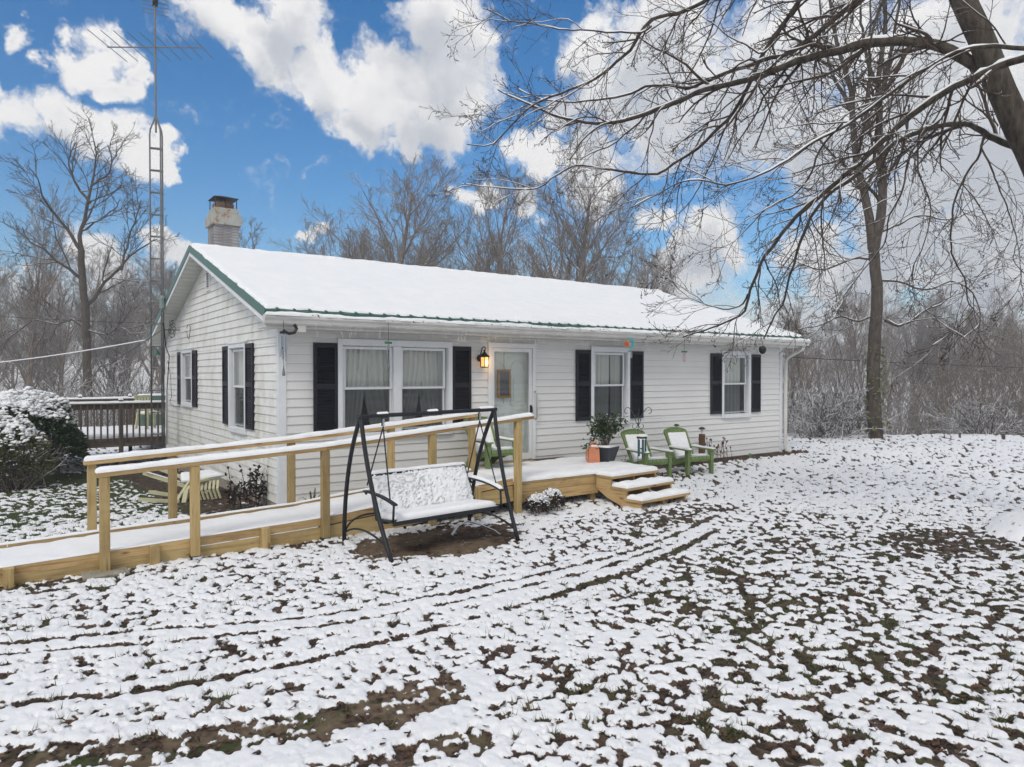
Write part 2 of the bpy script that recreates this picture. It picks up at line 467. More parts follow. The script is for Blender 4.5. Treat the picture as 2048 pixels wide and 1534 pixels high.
M['orange'] = simple('orange_plastic', (0.60, 0.22, 0.11), 0.5, var=0.15)
M['pot'] = simple('dark_planter', (0.025, 0.032, 0.042), 0.55, var=0.15)
M['chime'] = simple('teal_tube', (0.05, 0.13, 0.15), 0.35, 0.5, var=0.2)
M['chime_silver'] = simple('silver_tube', (0.42, 0.44, 0.47), 0.3, 0.8, var=0.15)
M['green_paint'] = simple('green_paint', (0.03, 0.16, 0.07), 0.5)
M['turq'] = simple('turquoise_glass', (0.02, 0.33, 0.38), 0.3)
M['red'] = simple('red_glass', (0.50, 0.06, 0.02), 0.3, var=0.3)
M['pinkish'] = simple('pale_pink', (0.55, 0.42, 0.44), 0.5)
M['bulb_white'] = simple('clear_bulb', (0.62, 0.62, 0.60), 0.25)
M['rust'] = None
def rusty():
    m, nt, b = new_mat('rusty_painted_metal')
    f = noise_out(nt, 7.0, 7, 0.7, vscale=(1, 1, 0.6))
    nt.links.new(ramp(nt, f, [(0.36, (0.15, 0.055, 0.02)), (0.43, (0.34, 0.19, 0.09)), (0.47, (0.36, 0.36, 0.32)), (0.8, (0.44, 0.47, 0.46))]), b.inputs['Base Color'])
    b.inputs['Roughness'].default_value = 0.7; bump(nt, b, f, 0.4, 0.006); return m
M['rust'] = rusty()
def brick_paint():
    m, nt, b = new_mat('worn_grey_chimney')
    f = noise_out(nt, 4.0, 6, 0.65, vscale=(0.5, 0.5, 1.6))
    nt.links.new(ramp(nt, f, [(0.38, (0.16, 0.14, 0.135)), (0.5, (0.27, 0.26, 0.26)), (0.58, (0.42, 0.43, 0.44))]), b.inputs['Base Color'])
    b.inputs['Roughness'].default_value = 0.85; bump(nt, b, noise_out(nt, 30), 0.3, 0.006); return m
M['chimney'] = brick_paint()
def glass_mat():
    m, nt, b = new_mat('window_glass')
    nt.nodes.remove(b); out = nt.nodes['Material Output']
    tr = nadd(nt, 'ShaderNodeBsdfTransparent'); tr.inputs[0].default_value = (0.97, 0.985, 0.98, 1)
    gl = nadd(nt, 'ShaderNodeBsdfGlossy'); gl.inputs['Roughness'].default_value = 0.02
    fr = nadd(nt, 'ShaderNodeFresnel'); ge = nadd(nt, 'ShaderNodeNewGeometry'); io = nadd(nt, 'ShaderNodeMapRange')
    io.inputs['To Min'].default_value = 1.6; io.inputs['To Max'].default_value = 1/1.6
    nt.links.new(ge.outputs['Backfacing'], io.inputs['Value']); nt.links.new(io.outputs[0], fr.inputs[0])
    bp = nadd(nt, 'ShaderNodeBump'); bp.inputs['Strength'].default_value = 0.012; bp.inputs['Distance'].default_value = 0.02
    nt.links.new(noise_out(nt, 2.2, 2), bp.inputs['Height']); nt.links.new(bp.outputs[0], gl.inputs['Normal'])
    mx = nadd(nt, 'ShaderNodeMixShader')
    nt.links.new(fr.outputs[0], mx.inputs[0]); nt.links.new(tr.outputs[0], mx.inputs[1]); nt.links.new(gl.outputs[0], mx.inputs[2])
    nt.links.new(mx.outputs[0], out.inputs['Surface']); return m
M['glass'] = glass_mat()
def screen_mat():
    m, nt, b = new_mat('insect_screen')
    nt.nodes.remove(b); out = nt.nodes['Material Output']
    tr = nadd(nt, 'ShaderNodeBsdfTransparent'); df = nadd(nt, 'ShaderNodeBsdfDiffuse'); df.inputs[0].default_value = (0.03, 0.033, 0.038, 1)
    mx = nadd(nt, 'ShaderNodeMixShader'); mx.inputs[0].default_value = 0.24
    nt.links.new(tr.outputs[0], mx.inputs[1]); nt.links.new(df.outputs[0], mx.inputs[2]); nt.links.new(mx.outputs[0], out.inputs['Surface']); return m
M['screen'] = screen_mat()
def amber():
    m, nt, b = new_mat('lit_amber_glass')
    b.inputs['Base Color'].default_value = (0.9, 0.5, 0.15, 1)
    b.inputs['Emission Color'].default_value = (1.0, 0.50, 0.14, 1); b.inputs['Emission Strength'].default_value = 1.0; return m
M['amber'] = amber()
def bulb():
    m, nt, b = new_mat('lit_bulb'); b.inputs['Emission Color'].default_value = (1.0, 0.78, 0.42, 1); b.inputs['Emission Strength'].default_value = 4.0; return m
M['bulb'] = bulb()
def bark_mat(name, dark, light, snow=0.6, snow_amt=1.0, scale=14.0, ridges=False):
    """bark; snow lies on the upper sides of limbs"""
    m, nt, b = new_mat(name)
    f = noise_out(nt, scale, 5, 0.65, coord='Object', vscale=(1, 1, 0.3))
    c = ramp(nt, f, [(0.3, dark), (0.7, light)])
    geo = nadd(nt, 'ShaderNodeNewGeometry'); sp = nadd(nt, 'ShaderNodeSeparateXYZ')
    nt.links.new(geo.outputs['Normal'], sp.inputs[0])
    n2 = noise_out(nt, 2.5, 3, 0.6, coord='Object')
    ad = nadd(nt, 'ShaderNodeMath', operation='MULTIPLY_ADD'); ad.inputs[1].default_value = 0.9
    nt.links.new(n2, ad.inputs[0]); nt.links.new(sp.outputs['Z'], ad.inputs[2])
    mr = nadd(nt, 'ShaderNodeMapRange'); mr.inputs['From Min'].default_value = snow + 0.45; mr.inputs['From Max'].default_value = snow + 0.6
    mr.inputs['To Max'].default_value = snow_amt
    nt.links.new(ad.outputs[0], mr.inputs['Value'])
    mx = nadd(nt, 'ShaderNodeMix', data_type='RGBA'); mx.inputs['B'].default_value = (0.82, 0.84, 0.86, 1)
    nt.links.new(mr.outputs[0], mx.inputs['Factor']); nt.links.new(c, mx.inputs['A'])
    nt.links.new(mx.outputs['Result'], b.inputs['Base Color'])
    b.inputs['Roughness'].default_value = 0.85; b.inputs['Specular IOR Level'].default_value = 0.2
    if ridges: bump(nt, b, noise_out(nt, 22.0, 6, 0.7, vscale=(1, 1, 0.22)), 0.9, 0.03)
    return m
M['bark_maple'] = bark_mat('maple_bark', (0.024, 0.019, 0.015), (0.13, 0.108, 0.085), 0.56, ridges=True)
M['bark_twig'] = bark_mat('maple_twig', (0.05, 0.036, 0.03), (0.11, 0.08, 0.06), 0.80)
M['bark_oak'] = bark_mat('oak_bark', (0.045, 0.036, 0.03), (0.12, 0.10, 0.08), 0.75)
M['bark_grey'] = bark_mat('grey_bark', (0.145, 0.118, 0.098), (0.28, 0.235, 0.195), 0.68, 0.9)
M['thicket'] = bark_mat('thicket_twig', (0.115, 0.092, 0.078), (0.225, 0.186, 0.155), 0.58, 0.95)
M['snowbush'] = bark_mat('snow_laden_twig', (0.05, 0.04, 0.032), (0.13, 0.105, 0.085), 0.25, 1.0)
def leaf_mat(name, stops, rough=0.6):
    m, nt, b = new_mat(name)
    f = noise_out(nt, 9.0, 2, coord='Object')
    nt.links.new(ramp(nt, f, stops), b.inputs['Base Color']); b.inputs['Roughness'].default_value = rough
    b.inputs['Specular IOR Level'].default_value = 0.3
    return m
M['leaf_brown'] = leaf_mat('dead_leaf', [(0.3, (0.045, 0.026, 0.017)), (0.5, (0.085, 0.048, 0.03)), (0.62, (0.13, 0.065, 0.036)), (0.75, (0.065, 0.042, 0.03))])
M['leaf_green'] = leaf_mat('evergreen_leaf', [(0.3, (0.018, 0.038, 0.012)), (0.7, (0.06, 0.10, 0.03))], 0.45)
M['leaf_olive'] = leaf_mat('olive_leaf', [(0.3, (0.085, 0.10, 0.04)), (0.7, (0.19, 0.20, 0.085))], 0.5)
M['leaf_dark'] = leaf_mat('withered_leaf', [(0.3, (0.02, 0.014, 0.013)), (0.7, (0.055, 0.036, 0.03))])
M['grass'] = leaf_mat('grass_blade', [(0.3, (0.05, 0.075, 0.018)), (0.6, (0.09, 0.125, 0.035)), (0.8, (0.15, 0.13, 0.06))])

# ================================================================== GROUND
def poly_dist(x, y, pts):
    d = np.full(x.shape, 1e9)
    for (a, b) in zip(pts[:-1], pts[1:]):
        ax, ay = a; bx, by = b; ux, uy = bx-ax, by-ay
        t = np.clip(((x-ax)*ux+(y-ay)*uy)/(ux*ux+uy*uy), 0, 1)
        d = np.minimum(d, np.hypot(x-ax-t*ux, y-ay-t*uy))
    return d
TRACKS = [  # wheel ruts: (points, half width)
 ([(-3.6,-4.9),(-2.5,-5.33),(-1.6,-5.47),(-.4,-5.42),(.63,-5.36),(1.76,-5.2),(2.7,-4.95),(4.1,-4.45)], .042),
 ([(-3.6,-3.75),(-2.3,-4.2),(-1.3,-4.62),(0,-4.75),(1.1,-4.76),(2.27,-4.65),(3.16,-4.42),(4.9,-3.85)], .026),
 ([(-3.6,-4.0),(-2.3,-4.5),(-1.2,-4.9),(0.2,-5.0),(1.6,-4.95),(2.8,-4.7)], .018),
 ([(-3.4,-5.75),(-2.6,-6.12),(-1.9,-6.3),(-1.05,-6.45)], .14),
 ([(-3.2,-6.3),(-2.3,-6.75),(-1.2,-7.0)], .09)]
def terrain(x, y):
    f = (x-CAM[0])*FWD0[0] + (y-CAM[1])*FWD0[1]
    l = (x-CAM[0])*RGT[0] + (y-CAM[1])*RGT[1]
    z = 0.075*sstep(x, 5.2, 6.6)*sstep(y, -2.2, -1.2)*(1-sstep(x, 14, 20))
    z = z - 0.034*np.clip(y-0.3, 0, 9)*(1-sstep(x, -0.4, 0.6))
    z = z + 0.03*(fbm(x, y, 2.4, 2)-0.5)
    z = z + 0.05*(fbm(x, y, 7.0, 2, off=4.)-0.5)*sstep(f, 9, 16)
    crest = 22.0 + 1.2*(fbm(l, f*0, 6.0, 2, off=2.)-0.5)
    z = z - 0.11*np.clip(f-crest, 0, 45)**1.0*sstep(f, crest, crest+4) - 0.02*np.clip(f-crest-45, 0, 60)
    # snow heaped over something low beside the yard, right
    hx, hy = x-7.25, y+6.85
    c, s_ = math.cos(R(18)), math.sin(R(18)); u = hx*c+hy*s_; v = -hx*s_+hy*c
    z = z + 0.16*sstep(1.0-np.hypot(u/1.0, v/0.62), 0.0, 0.55)
    return z
def ground_cover(x, y):
    """wanted snow cover 0..1, greenness 0..1, bare soil 0..1"""
    f = (x-CAM[0])*FWD0[0] + (y-CAM[1])*FWD0[1]
    l = (x-CAM[0])*RGT[0] + (y-CAM[1])*RGT[1]
    c = 0.80 + 0*x
    near_r = sstep(l, -0.6, 2.0)*(1-sstep(f, 8.0, 11.5))
    c = c - 0.25*near_r
    c = c - 0.04*(1-sstep(l, -2.0, 0.2))*(1-sstep(f, 6, 8.5))
    c = np.where(f > 8, c + (0.81-c)*sstep(f, 8.0, 13), c)
    g = 0.24 + 0.16*near_r
    # lawn left of the house
    lawn = (1-sstep(x, -0.9, -0.1))*sstep(y, -0.95, -0.4)*(1-sstep(y, 12, 16))
    c = c*(1-lawn) + lawn*(0.44 + 0.30*(1-sstep(y, 0.2, 1.6)) + 0.2*sstep(y, 6.5, 10)); g = g*(1-lawn) + lawn*0.95
    side = (1-sstep(np.abs(x+0.45), 0.55, 1.0))*sstep(y, 0.0, 0.6)*(1-sstep(y, 8, 9.5))
    c = c*(1-side*0.82); g = g*(1-side*0.75)
    under = (1-sstep(np.abs(x+1.9), 1.6, 2.4))*sstep(y, 6.0, 6.8)*(1-sstep(y, 8.5, 9.5)); c = c*(1-0.75*under)
    d = np.zeros_like(x)
    # worn earth under the swing
    cx, cy_ = 1.0, -3.0
    q = np.hypot((x-cx)/1.12, (y-cy_)/0.68) + 0.4*(fbm(x, y, .45, 3, off=6.)-0.5)
    e = 1-sstep(q, 0.78, 1.12); c = c*(1-0.93*e); d = np.maximum(d, e*sstep(fbm(x, y, .5, 2, off=1.), .25, .5)); g = g*(1-e*0.75)
    # ramp edge, wall foot, right-hand leaf patch
    e = (1-sstep(np.abs(y+2.26), 0.06, 0.26))*(1-sstep(x, 1.8, 2.6)); c = c*(1-0.5*e*sstep(fbm(x, y, .7, 2, off=11.), .35, .6))
    e = sstep(y, -0.62, -0.34)*(1-sstep(y, 0.1, 0.3))*sstep(x, 5.5, 6.0)*(1-sstep(x, 12.5, 13.1)); c = c*(1-0.97*e); g = g*(1-e)
    e = (1-sstep(np.hypot((x-5.75)/0.95, (y+6.45)/0.62) + 0.5*(fbm(x, y, .5, 2, off=9.)-.5), 0.6, 1.15)); c = c*(1-0.66*e); g = g - 0.06*e
    e = (1-sstep(np.hypot((x-4.6)/1.5, (y+3.6)/0.55) + 0.6*(fbm(x, y, .6, 2, off=5.)-.5), 0.5, 1.1)); c = c*(1-0.40*e)
    e = (1-sstep(np.hypot((x-6.9)/1.0, (y+1.15)/0.45), 0.6, 1.1)); c = c*(1-0.5*e)
    u = 1-sstep(np.hypot((x-7.25)/0.9, (y+6.85)/0.55), 0.75, 1.0); c = np.maximum(c, u*1.3)
    e = 1-sstep(np.hypot((x+1.38)*.93+(y+6.38)*.25, ((y+6.38)*.97-(x+1.38)*.18)*2.3)/.62 + .5*(fbm(x, y, .3, 3, off=14.)-.5), .7, 1.05); c = c*(1-.72*e); d = np.maximum(d, .85*e*sstep(fbm(x, y, .10, 3, off=17.), .36, .55))
    for pts, hw in TRACKS:
        dd = poly_dist(x, y, pts) + (0.05 if hw < .08 else .14)*(fbm(x, y, .22, 3, off=3.)-0.5)
        e = 1-sstep(dd, hw*0.7, hw*1.35+0.02); c = c*(1-(0.80 if hw < .06 else .78)*e*sstep(fbm(x, y, 1.3, 2, off=21.), .02, .30))
        if hw > .08: d = np.maximum(d, .75*e*sstep(fbm(x, y, .12, 3, off=31.), .42, .6)); c = c + .12*e; g = g*(1-e) + e*(0.02+0.75*fbm(x, y, .5, 3, off=8.))
        c = c + 0.28*sstep(dd, hw*1.2, hw*1.4+.02)*(1-sstep(dd, hw*1.4+.06, hw*1.4+.16))
    return c, np.clip(g, 0, 1), d
def snow_field(x, y, c):
    n = 0.90*fbm(x, y, 0.060, 3, 0.5) + 0.10*fbm(x, y, 0.5, 2, off=2.2)
    u = 0.5 + 0.5*np.tanh((n-0.5)*6.4)
    return c - u
def ground_height(x, y):
    c, g, d = ground_cover(x, y); a = snow_field(x, y, c)
    s = np.clip(a, 0, 1)
    return terrain(x, y) + 0.025*(1-np.exp(-s*6.0)) + sstep(a, 0, .2)*0.014*(fbm(x, y, 0.055, 2, off=5.)-0.3), a, g, d
def zg(x, y):
    return float(terrain(np.array([float(x)]), np.array([float(y)]))[0])
def make_ground():
    th_f = np.linspace(R(-44), R(44), 900)
    th_c = np.linspace(R(45), R(315), 56)[1:-1]
    th = np.concatenate([th_f, th_c]) + R(YAW)
    rr = [0.6, 1.4, 2.2, 2.8]
    r = 3.1
    while r < 26: rr.append(r); r += max(0.0115, r*r/1400*0.94)
    while r < 270: rr.append(r); r *= 1.07
    rr = np.array(rr)
    X = CAM[0] + rr[:, None]*np.cos(th)[None, :]; Y = CAM[1] + rr[:, None]*np.sin(th)[None, :]
    Z, A, G, D = ground_height(X, Y)
    V = np.stack([X, Y, Z], -1).reshape(-1, 3)
    nr, nt_ = X.shape
    i = np.arange(nr-1)[:, None]*nt_; j = np.arange(nt_)[None, :]; j2 = (j+1) % nt_
    F = np.stack([i+j, i+nt_+j, i+nt_+j2, i+j2], -1).reshape(-1, 4)
    V = np.concatenate([V, [[CAM[0], CAM[1], 0.0]]]); ci = len(V)-1
    me = mesh_from('ground', V, F, None, True)
    import bmesh
    bm = bmesh.new(); bm.from_mesh(me); bm.verts.ensure_lookup_table()
    for k in range(nt_): bm.faces.new((bm.verts[ci], bm.verts[k], bm.verts[(k+1) % nt_])).smooth = True
    bm.to_mesh(me); bm.free()
    for nm, arr in (('snow', A), ('grass', G), ('dirt', D)):
        at = me.attributes.new(nm, 'FLOAT', 'POINT'); v = np.zeros(len(V), np.float32); v[:-1] = arr.ravel(); at.data.foreach_set('value', v)
    m, nt, b = new_mat('snowy_lawn')
    def attr(n_):
        a_ = nadd(nt, 'ShaderNodeAttribute'); a_.attribute_name = n_; return a_.outputs['Fac']
    fine = noise_out(nt, 34.0, 5, 0.7)
    ad = nadd(nt, 'ShaderNodeMath', operation='MULTIPLY_ADD'); ad.inputs[1].default_value = 0.34
    sb = nadd(nt, 'ShaderNodeMath', operation='SUBTRACT'); sb.inputs[1].default_value = 0.17
    nt.links.new(fine, ad.inputs[0]); nt.links.new(attr('snow'), ad.inputs[2]); nt.links.new(ad.outputs[0], sb.inputs[0])
    sf = nadd(nt, 'ShaderNodeMapRange', interpolation_type='SMOOTHSTEP'); sf.inputs['From Min'].default_value = -0.02; sf.inputs['From Max'].default_value = 0.09
    nt.links.new(sb.outputs[0], sf.inputs['Value'])
    # leaf litter and soil
    tc = nadd(nt, 'ShaderNodeTexCoord'); vo = nadd(nt, 'ShaderNodeTexVoronoi'); vo.inputs['Scale'].default_value = 17.0; vo.inputs['Randomness'].default_value = 1.0
    nt.links.new(tc.outputs['Object'], vo.inputs['Vector'])
    sep = nadd(nt, 'ShaderNodeSeparateColor'); nt.links.new(vo.outputs['Color'], sep.inputs[0])
    litter = ramp(nt, sep.outputs[0], [(0.0, (0.03, 0.022, 0.017)), (0.45, (0.075, 0.052, 0.040)), (0.75, (0.11, 0.075, 0.054)), (1.0, (0.155, 0.11, 0.082))])
    lit_n = ramp(nt, noise_out(nt, 90.0, 4, 0.75), [(0.25, (0.35, 0.33, 0.31)), (0.55, (1, 1, 1)), (0.8, (1.5, 1.4, 1.3))])
    lmx = nadd(nt, 'ShaderNodeMix', data_type='RGBA', blend_type='MULTIPLY'); lmx.inputs['Factor'].default_value = 1.0
    nt.links.new(litter, lmx.inputs['A']); nt.links.new(lit_n, lmx.inputs['B']); litter = lmx.outputs['Result']
    grassn = noise_out(nt, 46.0, 4, 0.7)
    grassc = ramp(nt, grassn, [(0.3, (0.026, 0.036, 0.012)), (0.55, (0.055, 0.075, 0.022)), (0.75, (0.10, 0.115, 0.04))])
    gpatch = noise_out(nt, 3.2, 4, 0.65)
    gm = nadd(nt, 'ShaderNodeMath', operation='ADD'); nt.links.new(gpatch, gm.inputs[0]); nt.links.new(attr('grass'), gm.inputs[1])
    gf = nadd(nt, 'ShaderNodeMapRange', interpolation_type='SMOOTHSTEP'); gf.inputs['From Min'].default_value = 0.84; gf.inputs['From Max'].default_value = 1.12
    nt.links.new(gm.outputs[0], gf.inputs['Value'])
    mx1 = nadd(nt, 'ShaderNodeMix', data_type='RGBA'); nt.links.new(gf.outputs[0], mx1.inputs['Factor']); nt.links.new(litter, mx1.inputs['A']); nt.links.new(grassc, mx1.inputs['B'])
    dirtc = ramp(nt, noise_out(nt, 14.0, 6, 0.65), [(0.3, (0.085, 0.058, 0.038)), (0.6, (0.19, 0.14, 0.092)), (0.8, (0.28, 0.215, 0.15))])
    mx2 = nadd(nt, 'ShaderNodeMix', data_type='RGBA'); nt.links.new(attr('dirt'), mx2.inputs['Factor']); nt.links.new(mx1.outputs['Result'], mx2.inputs['A']); nt.links.new(dirtc, mx2.inputs['B'])
    mx3 = nadd(nt, 'ShaderNodeMix', data_type='RGBA'); nt.links.new(sf.outputs[0], mx3.inputs['Factor']); nt.links.new(mx2.outputs['Result'], mx3.inputs['A'])
    snc = ramp(nt, noise_out(nt, 1.2, 3), [(0.3, (0.82, 0.83, 0.845)), (0.7, (0.87, 0.875, 0.885))]); nt.links.new(snc, mx3.inputs['B'])
    nt.links.new(mx3.outputs['Result'], b.inputs['Base Color'])
    b.inputs['Roughness'].default_value = 0.8; b.inputs['Specular IOR Level'].default_value = 0.2
    bh = noise_out(nt, 70.0, 5, 0.7); bump(nt, b, bh, 0.6, 0.012)
    me.materials.append(m)
    tag(link('ground', me), kind='structure')
make_ground()

# ================================================================== HOUSE
ZS, EXP, LEN, DEP = 0.10, 0.127, 12.2, 8.5
RIDGE_Y, EAVE_Y, EAVE_Z, RIDGE_Z = 4.25, -0.41, 2.855, 4.39
SLOPE = (RIDGE_Z-EAVE_Z)/(RIDGE_Y-EAVE_Y)
XL, XR = -0.345, 12.58
def roof_z(y): return EAVE_Z + SLOPE*((y if y <= RIDGE_Y else 2*RIDGE_Y-y)-EAVE_Y)
house = empty('house', (0, 0, 0), 0, 'white single-storey ranch house with snow-covered green metal roof and black shutters', 'house')
FRONT = lambda u, v, z: (u, -v, z)
GABLE = lambda u, v, z: (-v, u, z)
def tbox(mb, T, u0, u1, v0, v1, z0, z1, bev=0.0):
    a = T(u0, v0, z0); b = T(u1, v1, z1)
    lo = [min(a[i], b[i]) for i in range(3)]; hi = [max(a[i], b[i]) for i in range(3)]
    if bev: return mb.bevel_box(lo[0], hi[0], lo[1], hi[1], lo[2], hi[2], bev)
    return mb.box(lo[0], hi[0], lo[1], hi[1], lo[2], hi[2])
def cut(u0, u1, z0, z1, holes):
    zs = sorted({z0, z1} | {min(max(h[k], z0), z1) for h in holes for k in (2, 3)})
    out = []
    for a, b in zip(zs[:-1], zs[1:]):
        if b-a < 0.004: continue
        zc = (a+b)/2; iv = [(u0, u1)]
        for h in holes:
            if h[2] < zc < h[3]:
                nv = []
                for (p, q) in iv:
                    if h[1] <= p or h[0] >= q: nv.append((p, q)); continue
                    if h[0] > p: nv.append((p, h[0]))
                    if h[1] < q: nv.append((h[1], q))
                iv = nv
        out += [(p, q, a, b) for (p, q) in iv if q-p > 0.01]
    return out
F_HOLES = [(0.93, 2.78, 1.06, 2.42), (3.64, 4.54, 0.30, 2.44), (6.02, 6.92, 1.06, 2.42), (9.96, 10.87, 1.06, 2.42)]
G_HOLES = [(5.60, 6.55, 1.36, 2.43), (1.68, 2.58, 1.07, 2.42)]
WALL_TOP = 2.62
def siding(wall, T, course_lo, top_fn, u0, u1, holes, mat, zmax, lim=None):
    k = 0; z = course_lo
    while z < zmax-0.01:
        z1 = min(z+EXP, zmax)
        for (p, q, a, b) in cut(u0, u1, z, z1, holes):
            pa, qa, pb, qb = p, q, p, q
            if lim:
                la, ha = lim(a); lb, hb = lim(b)
                pa, qa, pb, qb = max(p, la), min(q, ha), max(p, lb), min(q, hb)
                if qa-pa < 0.03: continue
                if qb-pb < 0: pb = qb = (pa+qa)/2
            vo = lambda zz: 0.004 + 0.017*(1-(zz-z)/EXP)**0.85 if zz < z+EXP else 0.004
            mid = a+(b-a)*0.12
            prof = [(a, vo(a)-0.006), (a+0.004, vo(a)), (mid, vo(mid)), (b, vo(b))]
            V = []
            for (zz, v) in prof:
                t = (zz-a)/(b-a); V += [T(pa+(pb-pa)*t, v, zz), T(qa+(qb-qa)*t, v, zz)]
            V += [T(pb, -0.02, b), T(qb, -0.02, b), T(pa, -0.02, a), T(qa, -0.02, a)]
            F = [(0,1,3,2),(2,3,5,4),(4,5,7,6),(6,7,9,8),(8,9,11,10),(10,11,1,0),(0,2,4,6,8,10),(1,11,9,7,5,3)]
            mb = MB().add(V, F); mb.build('siding_board', mat, wall)
        z += EXP; k += 1
wall_front = MB()
for (p, q, a, b) in cut(0.03, LEN-0.03, 0.0, WALL_TOP, F_HOLES): wall_front.box(p, q, 0.022, 0.12, a, b)
wall_front = wall_front.build('front_wall', M['siding'], house)
siding(wall_front, FRONT, ZS, None, 0.085, LEN-0.085, F_HOLES, M['siding'], WALL_TOP)
wall_gable = MB()
for (p, q, a, b) in cut(0.03, DEP-0.03, 0.0, WALL_TOP, G_HOLES): wall_gable.box(0.022, 0.12, p, q, a, b)
wall_gable.prism([(0.03, WALL_TOP), (DEP-0.03, WALL_TOP), (RIDGE_Y, roof_z(RIDGE_Y)-0.20)], 0, 0.022, 0.12)
wall_gable = wall_gable.build('gable_wall', M['siding_moss'], house)
glim = lambda z: (0.085, DEP-0.085) if z < 2.70 else ((z-(EAVE_Z-0.185))/SLOPE+EAVE_Y, 2*RIDGE_Y-((z-(EAVE_Z-0.185))/SLOPE+EAVE_Y))
siding(wall_gable, GABLE, ZS, None, 0.085, DEP-0.085, G_HOLES, M['siding_moss'], roof_z(RIDGE_Y)-0.20, glim)
MB().box(LEN-0.1, LEN, 0.12, DEP-0.12, 0, WALL_TOP).prism([(0.03, WALL_TOP), (DEP-0.03, WALL_TOP), (RIDGE_Y, roof_z(RIDGE_Y)-0.20)], 0, LEN-0.1, LEN).build('far_gable_wall', M['siding'], house)
MB().box(0.0, LEN, DEP-0.12, DEP, 0, WALL_TOP).build('rear_wall', M['siding'], house)
MB().box(0.15, LEN-0.15, 0.15, DEP-0.15, 0.30, 0.34).build('floor_slab', M['room'], house)
MB().box(0.12, LEN-0.1, 0.12, DEP-0.12, 2.55, 2.60).build('ceiling_panel', M['room'], house)
# corner posts
for (x0, x1, y0, y1) in ((-0.026, 0.085, -0.026, 0.0), (-0.026, 0.0, 0.0, 0.085)): pass
c = MB().add([(-.028,-.028,ZS-.02),(.085,-.028,ZS-.02),(.085,0,ZS-.02),(0,0,ZS-.02),(0,.085,ZS-.02),(-.028,.085,ZS-.02),
              (-.028,-.028,WALL_TOP),(.085,-.028,WALL_TOP),(.085,0,WALL_TOP),(0,0,WALL_TOP),(0,.085,WALL_TOP),(-.028,.085,WALL_TOP)],
             [(0,1,7,6),(1,2,8,7),(2,3,9,8),(3,4,10,9),(4,5,11,10),(5,0,6,11),(0,5,4,3,2,1),(6,7,8,9,10,11)])
c.build('corner_post', M['trim'], house)
MB().box(LEN-0.085, LEN+0.02, -0.028, -0.001, ZS-0.02, WALL_TOP).build('corner_post', M['trim'], house)
MB().box(-0.028, -0.001, DEP-0.085, DEP+0.02, ZS-0.02, WALL_TOP).build('corner_post', M['trim'], house)
# foundation of concrete blocks
fnd = MB().box(0.06, LEN-0.06, 0.06, DEP-0.06, -0.5, 0.095).build('foundation', M['conc'], house)
blk = MB().bevel_box(-0.05, 0.05, -0.197, 0.197, -0.095, 0.095, 0.006).data('block', M['conc'])
for k in range(21):
    for j in range(2):
        y = 0.22 + 0.405*k + (0.2 if j else 0); z = -0.005 - 0.2*j
        if y > DEP-0.2 or (j == 0 and k == 4): continue
        link('block', blk, fnd, (0.045, y, z))
vent_f = MB().box(0.02, 0.05, 1.66, 2.02, -0.09, 0.09)
vent_f.build('crawl_space_vent', M['dark'], fnd)
# windows -------------------------------------------------------------
def louvre_shutter(T, u0, u1, z0, z1):
    mb = MB(); w = 0.05; mid = z0 + (z1-z0)*0.52
    tbox(mb, T, u0, u0+w, 0.022, 0.05, z0, z1); tbox(mb, T, u1-w, u1, 0.022, 0.05, z0, z1)
    for (a, b) in ((z0, z0+0.07), (mid-0.04, mid+0.04), (z1-0.07, z1)): tbox(mb, T, u0+w, u1-w, 0.022, 0.05, a, b)
    tbox(mb, T, u0+w, u1-w, 0.022, 0.028, z0+0.07, mid-0.04); tbox(mb, T, u0+w, u1-w, 0.022, 0.028, mid+0.04, z1-0.07)
    s = mb.build('shutter', M['shutter'], house)
    lv = MB()
    for (a, b) in ((z0+0.075, mid-0.045), (mid+0.045, z1-0.075)):
        n = int((b-a)/0.026)
        for i in range(n):
            z = a + (i+0.1)*(b-a)/n; h = (b-a)/n
            V = [T(u0+w, 0.030, z+h), T(u1-w, 0.030, z+h), T(u1-w, 0.046, z+0.3*h), T(u0+w, 0.046, z+0.3*h), T(u1-w, 0.030, z+0.1*h), T(u0+w, 0.030, z+0.1*h)]
            lv.add(V, [(0,1,2,3),(3,2,4,5),(0,3,5),(1,4,2)])
    lv.build('louvres', M['shutter'], s)
def curtain(T, u0, u1, z0, z1, v, parent, seed, gather=0.0, tie=0.0):
    r = random.Random(seed); nu, nz = 46, 10; ph = r.random()*6
    V = []
    for j in range(nz+1):
        t = j/nz; z = z0+(z1-z0)*t
        for i in range(nu+1):
            s = i/nu; u = u0+(u1-u0)*s
            pull = tie*(1-t)**1.3; u = u*(1-abs(pull)) + (u0 if pull > 0 else u1)*abs(pull)
            w = 0.016*math.sin(s*34+ph+0.5*math.sin(s*9+ph)) + 0.008*math.sin(s*71+ph*2)
            V.append(T(u, v+w, z))
    F = [(j*(nu+1)+i, j*(nu+1)+i+1, (j+1)*(nu+1)+i+1, (j+1)*(nu+1)+i) for j in range(nz) for i in range(nu)]
    MB().add(V, F).build('curtain', M['curtain'], parent, smooth=True)
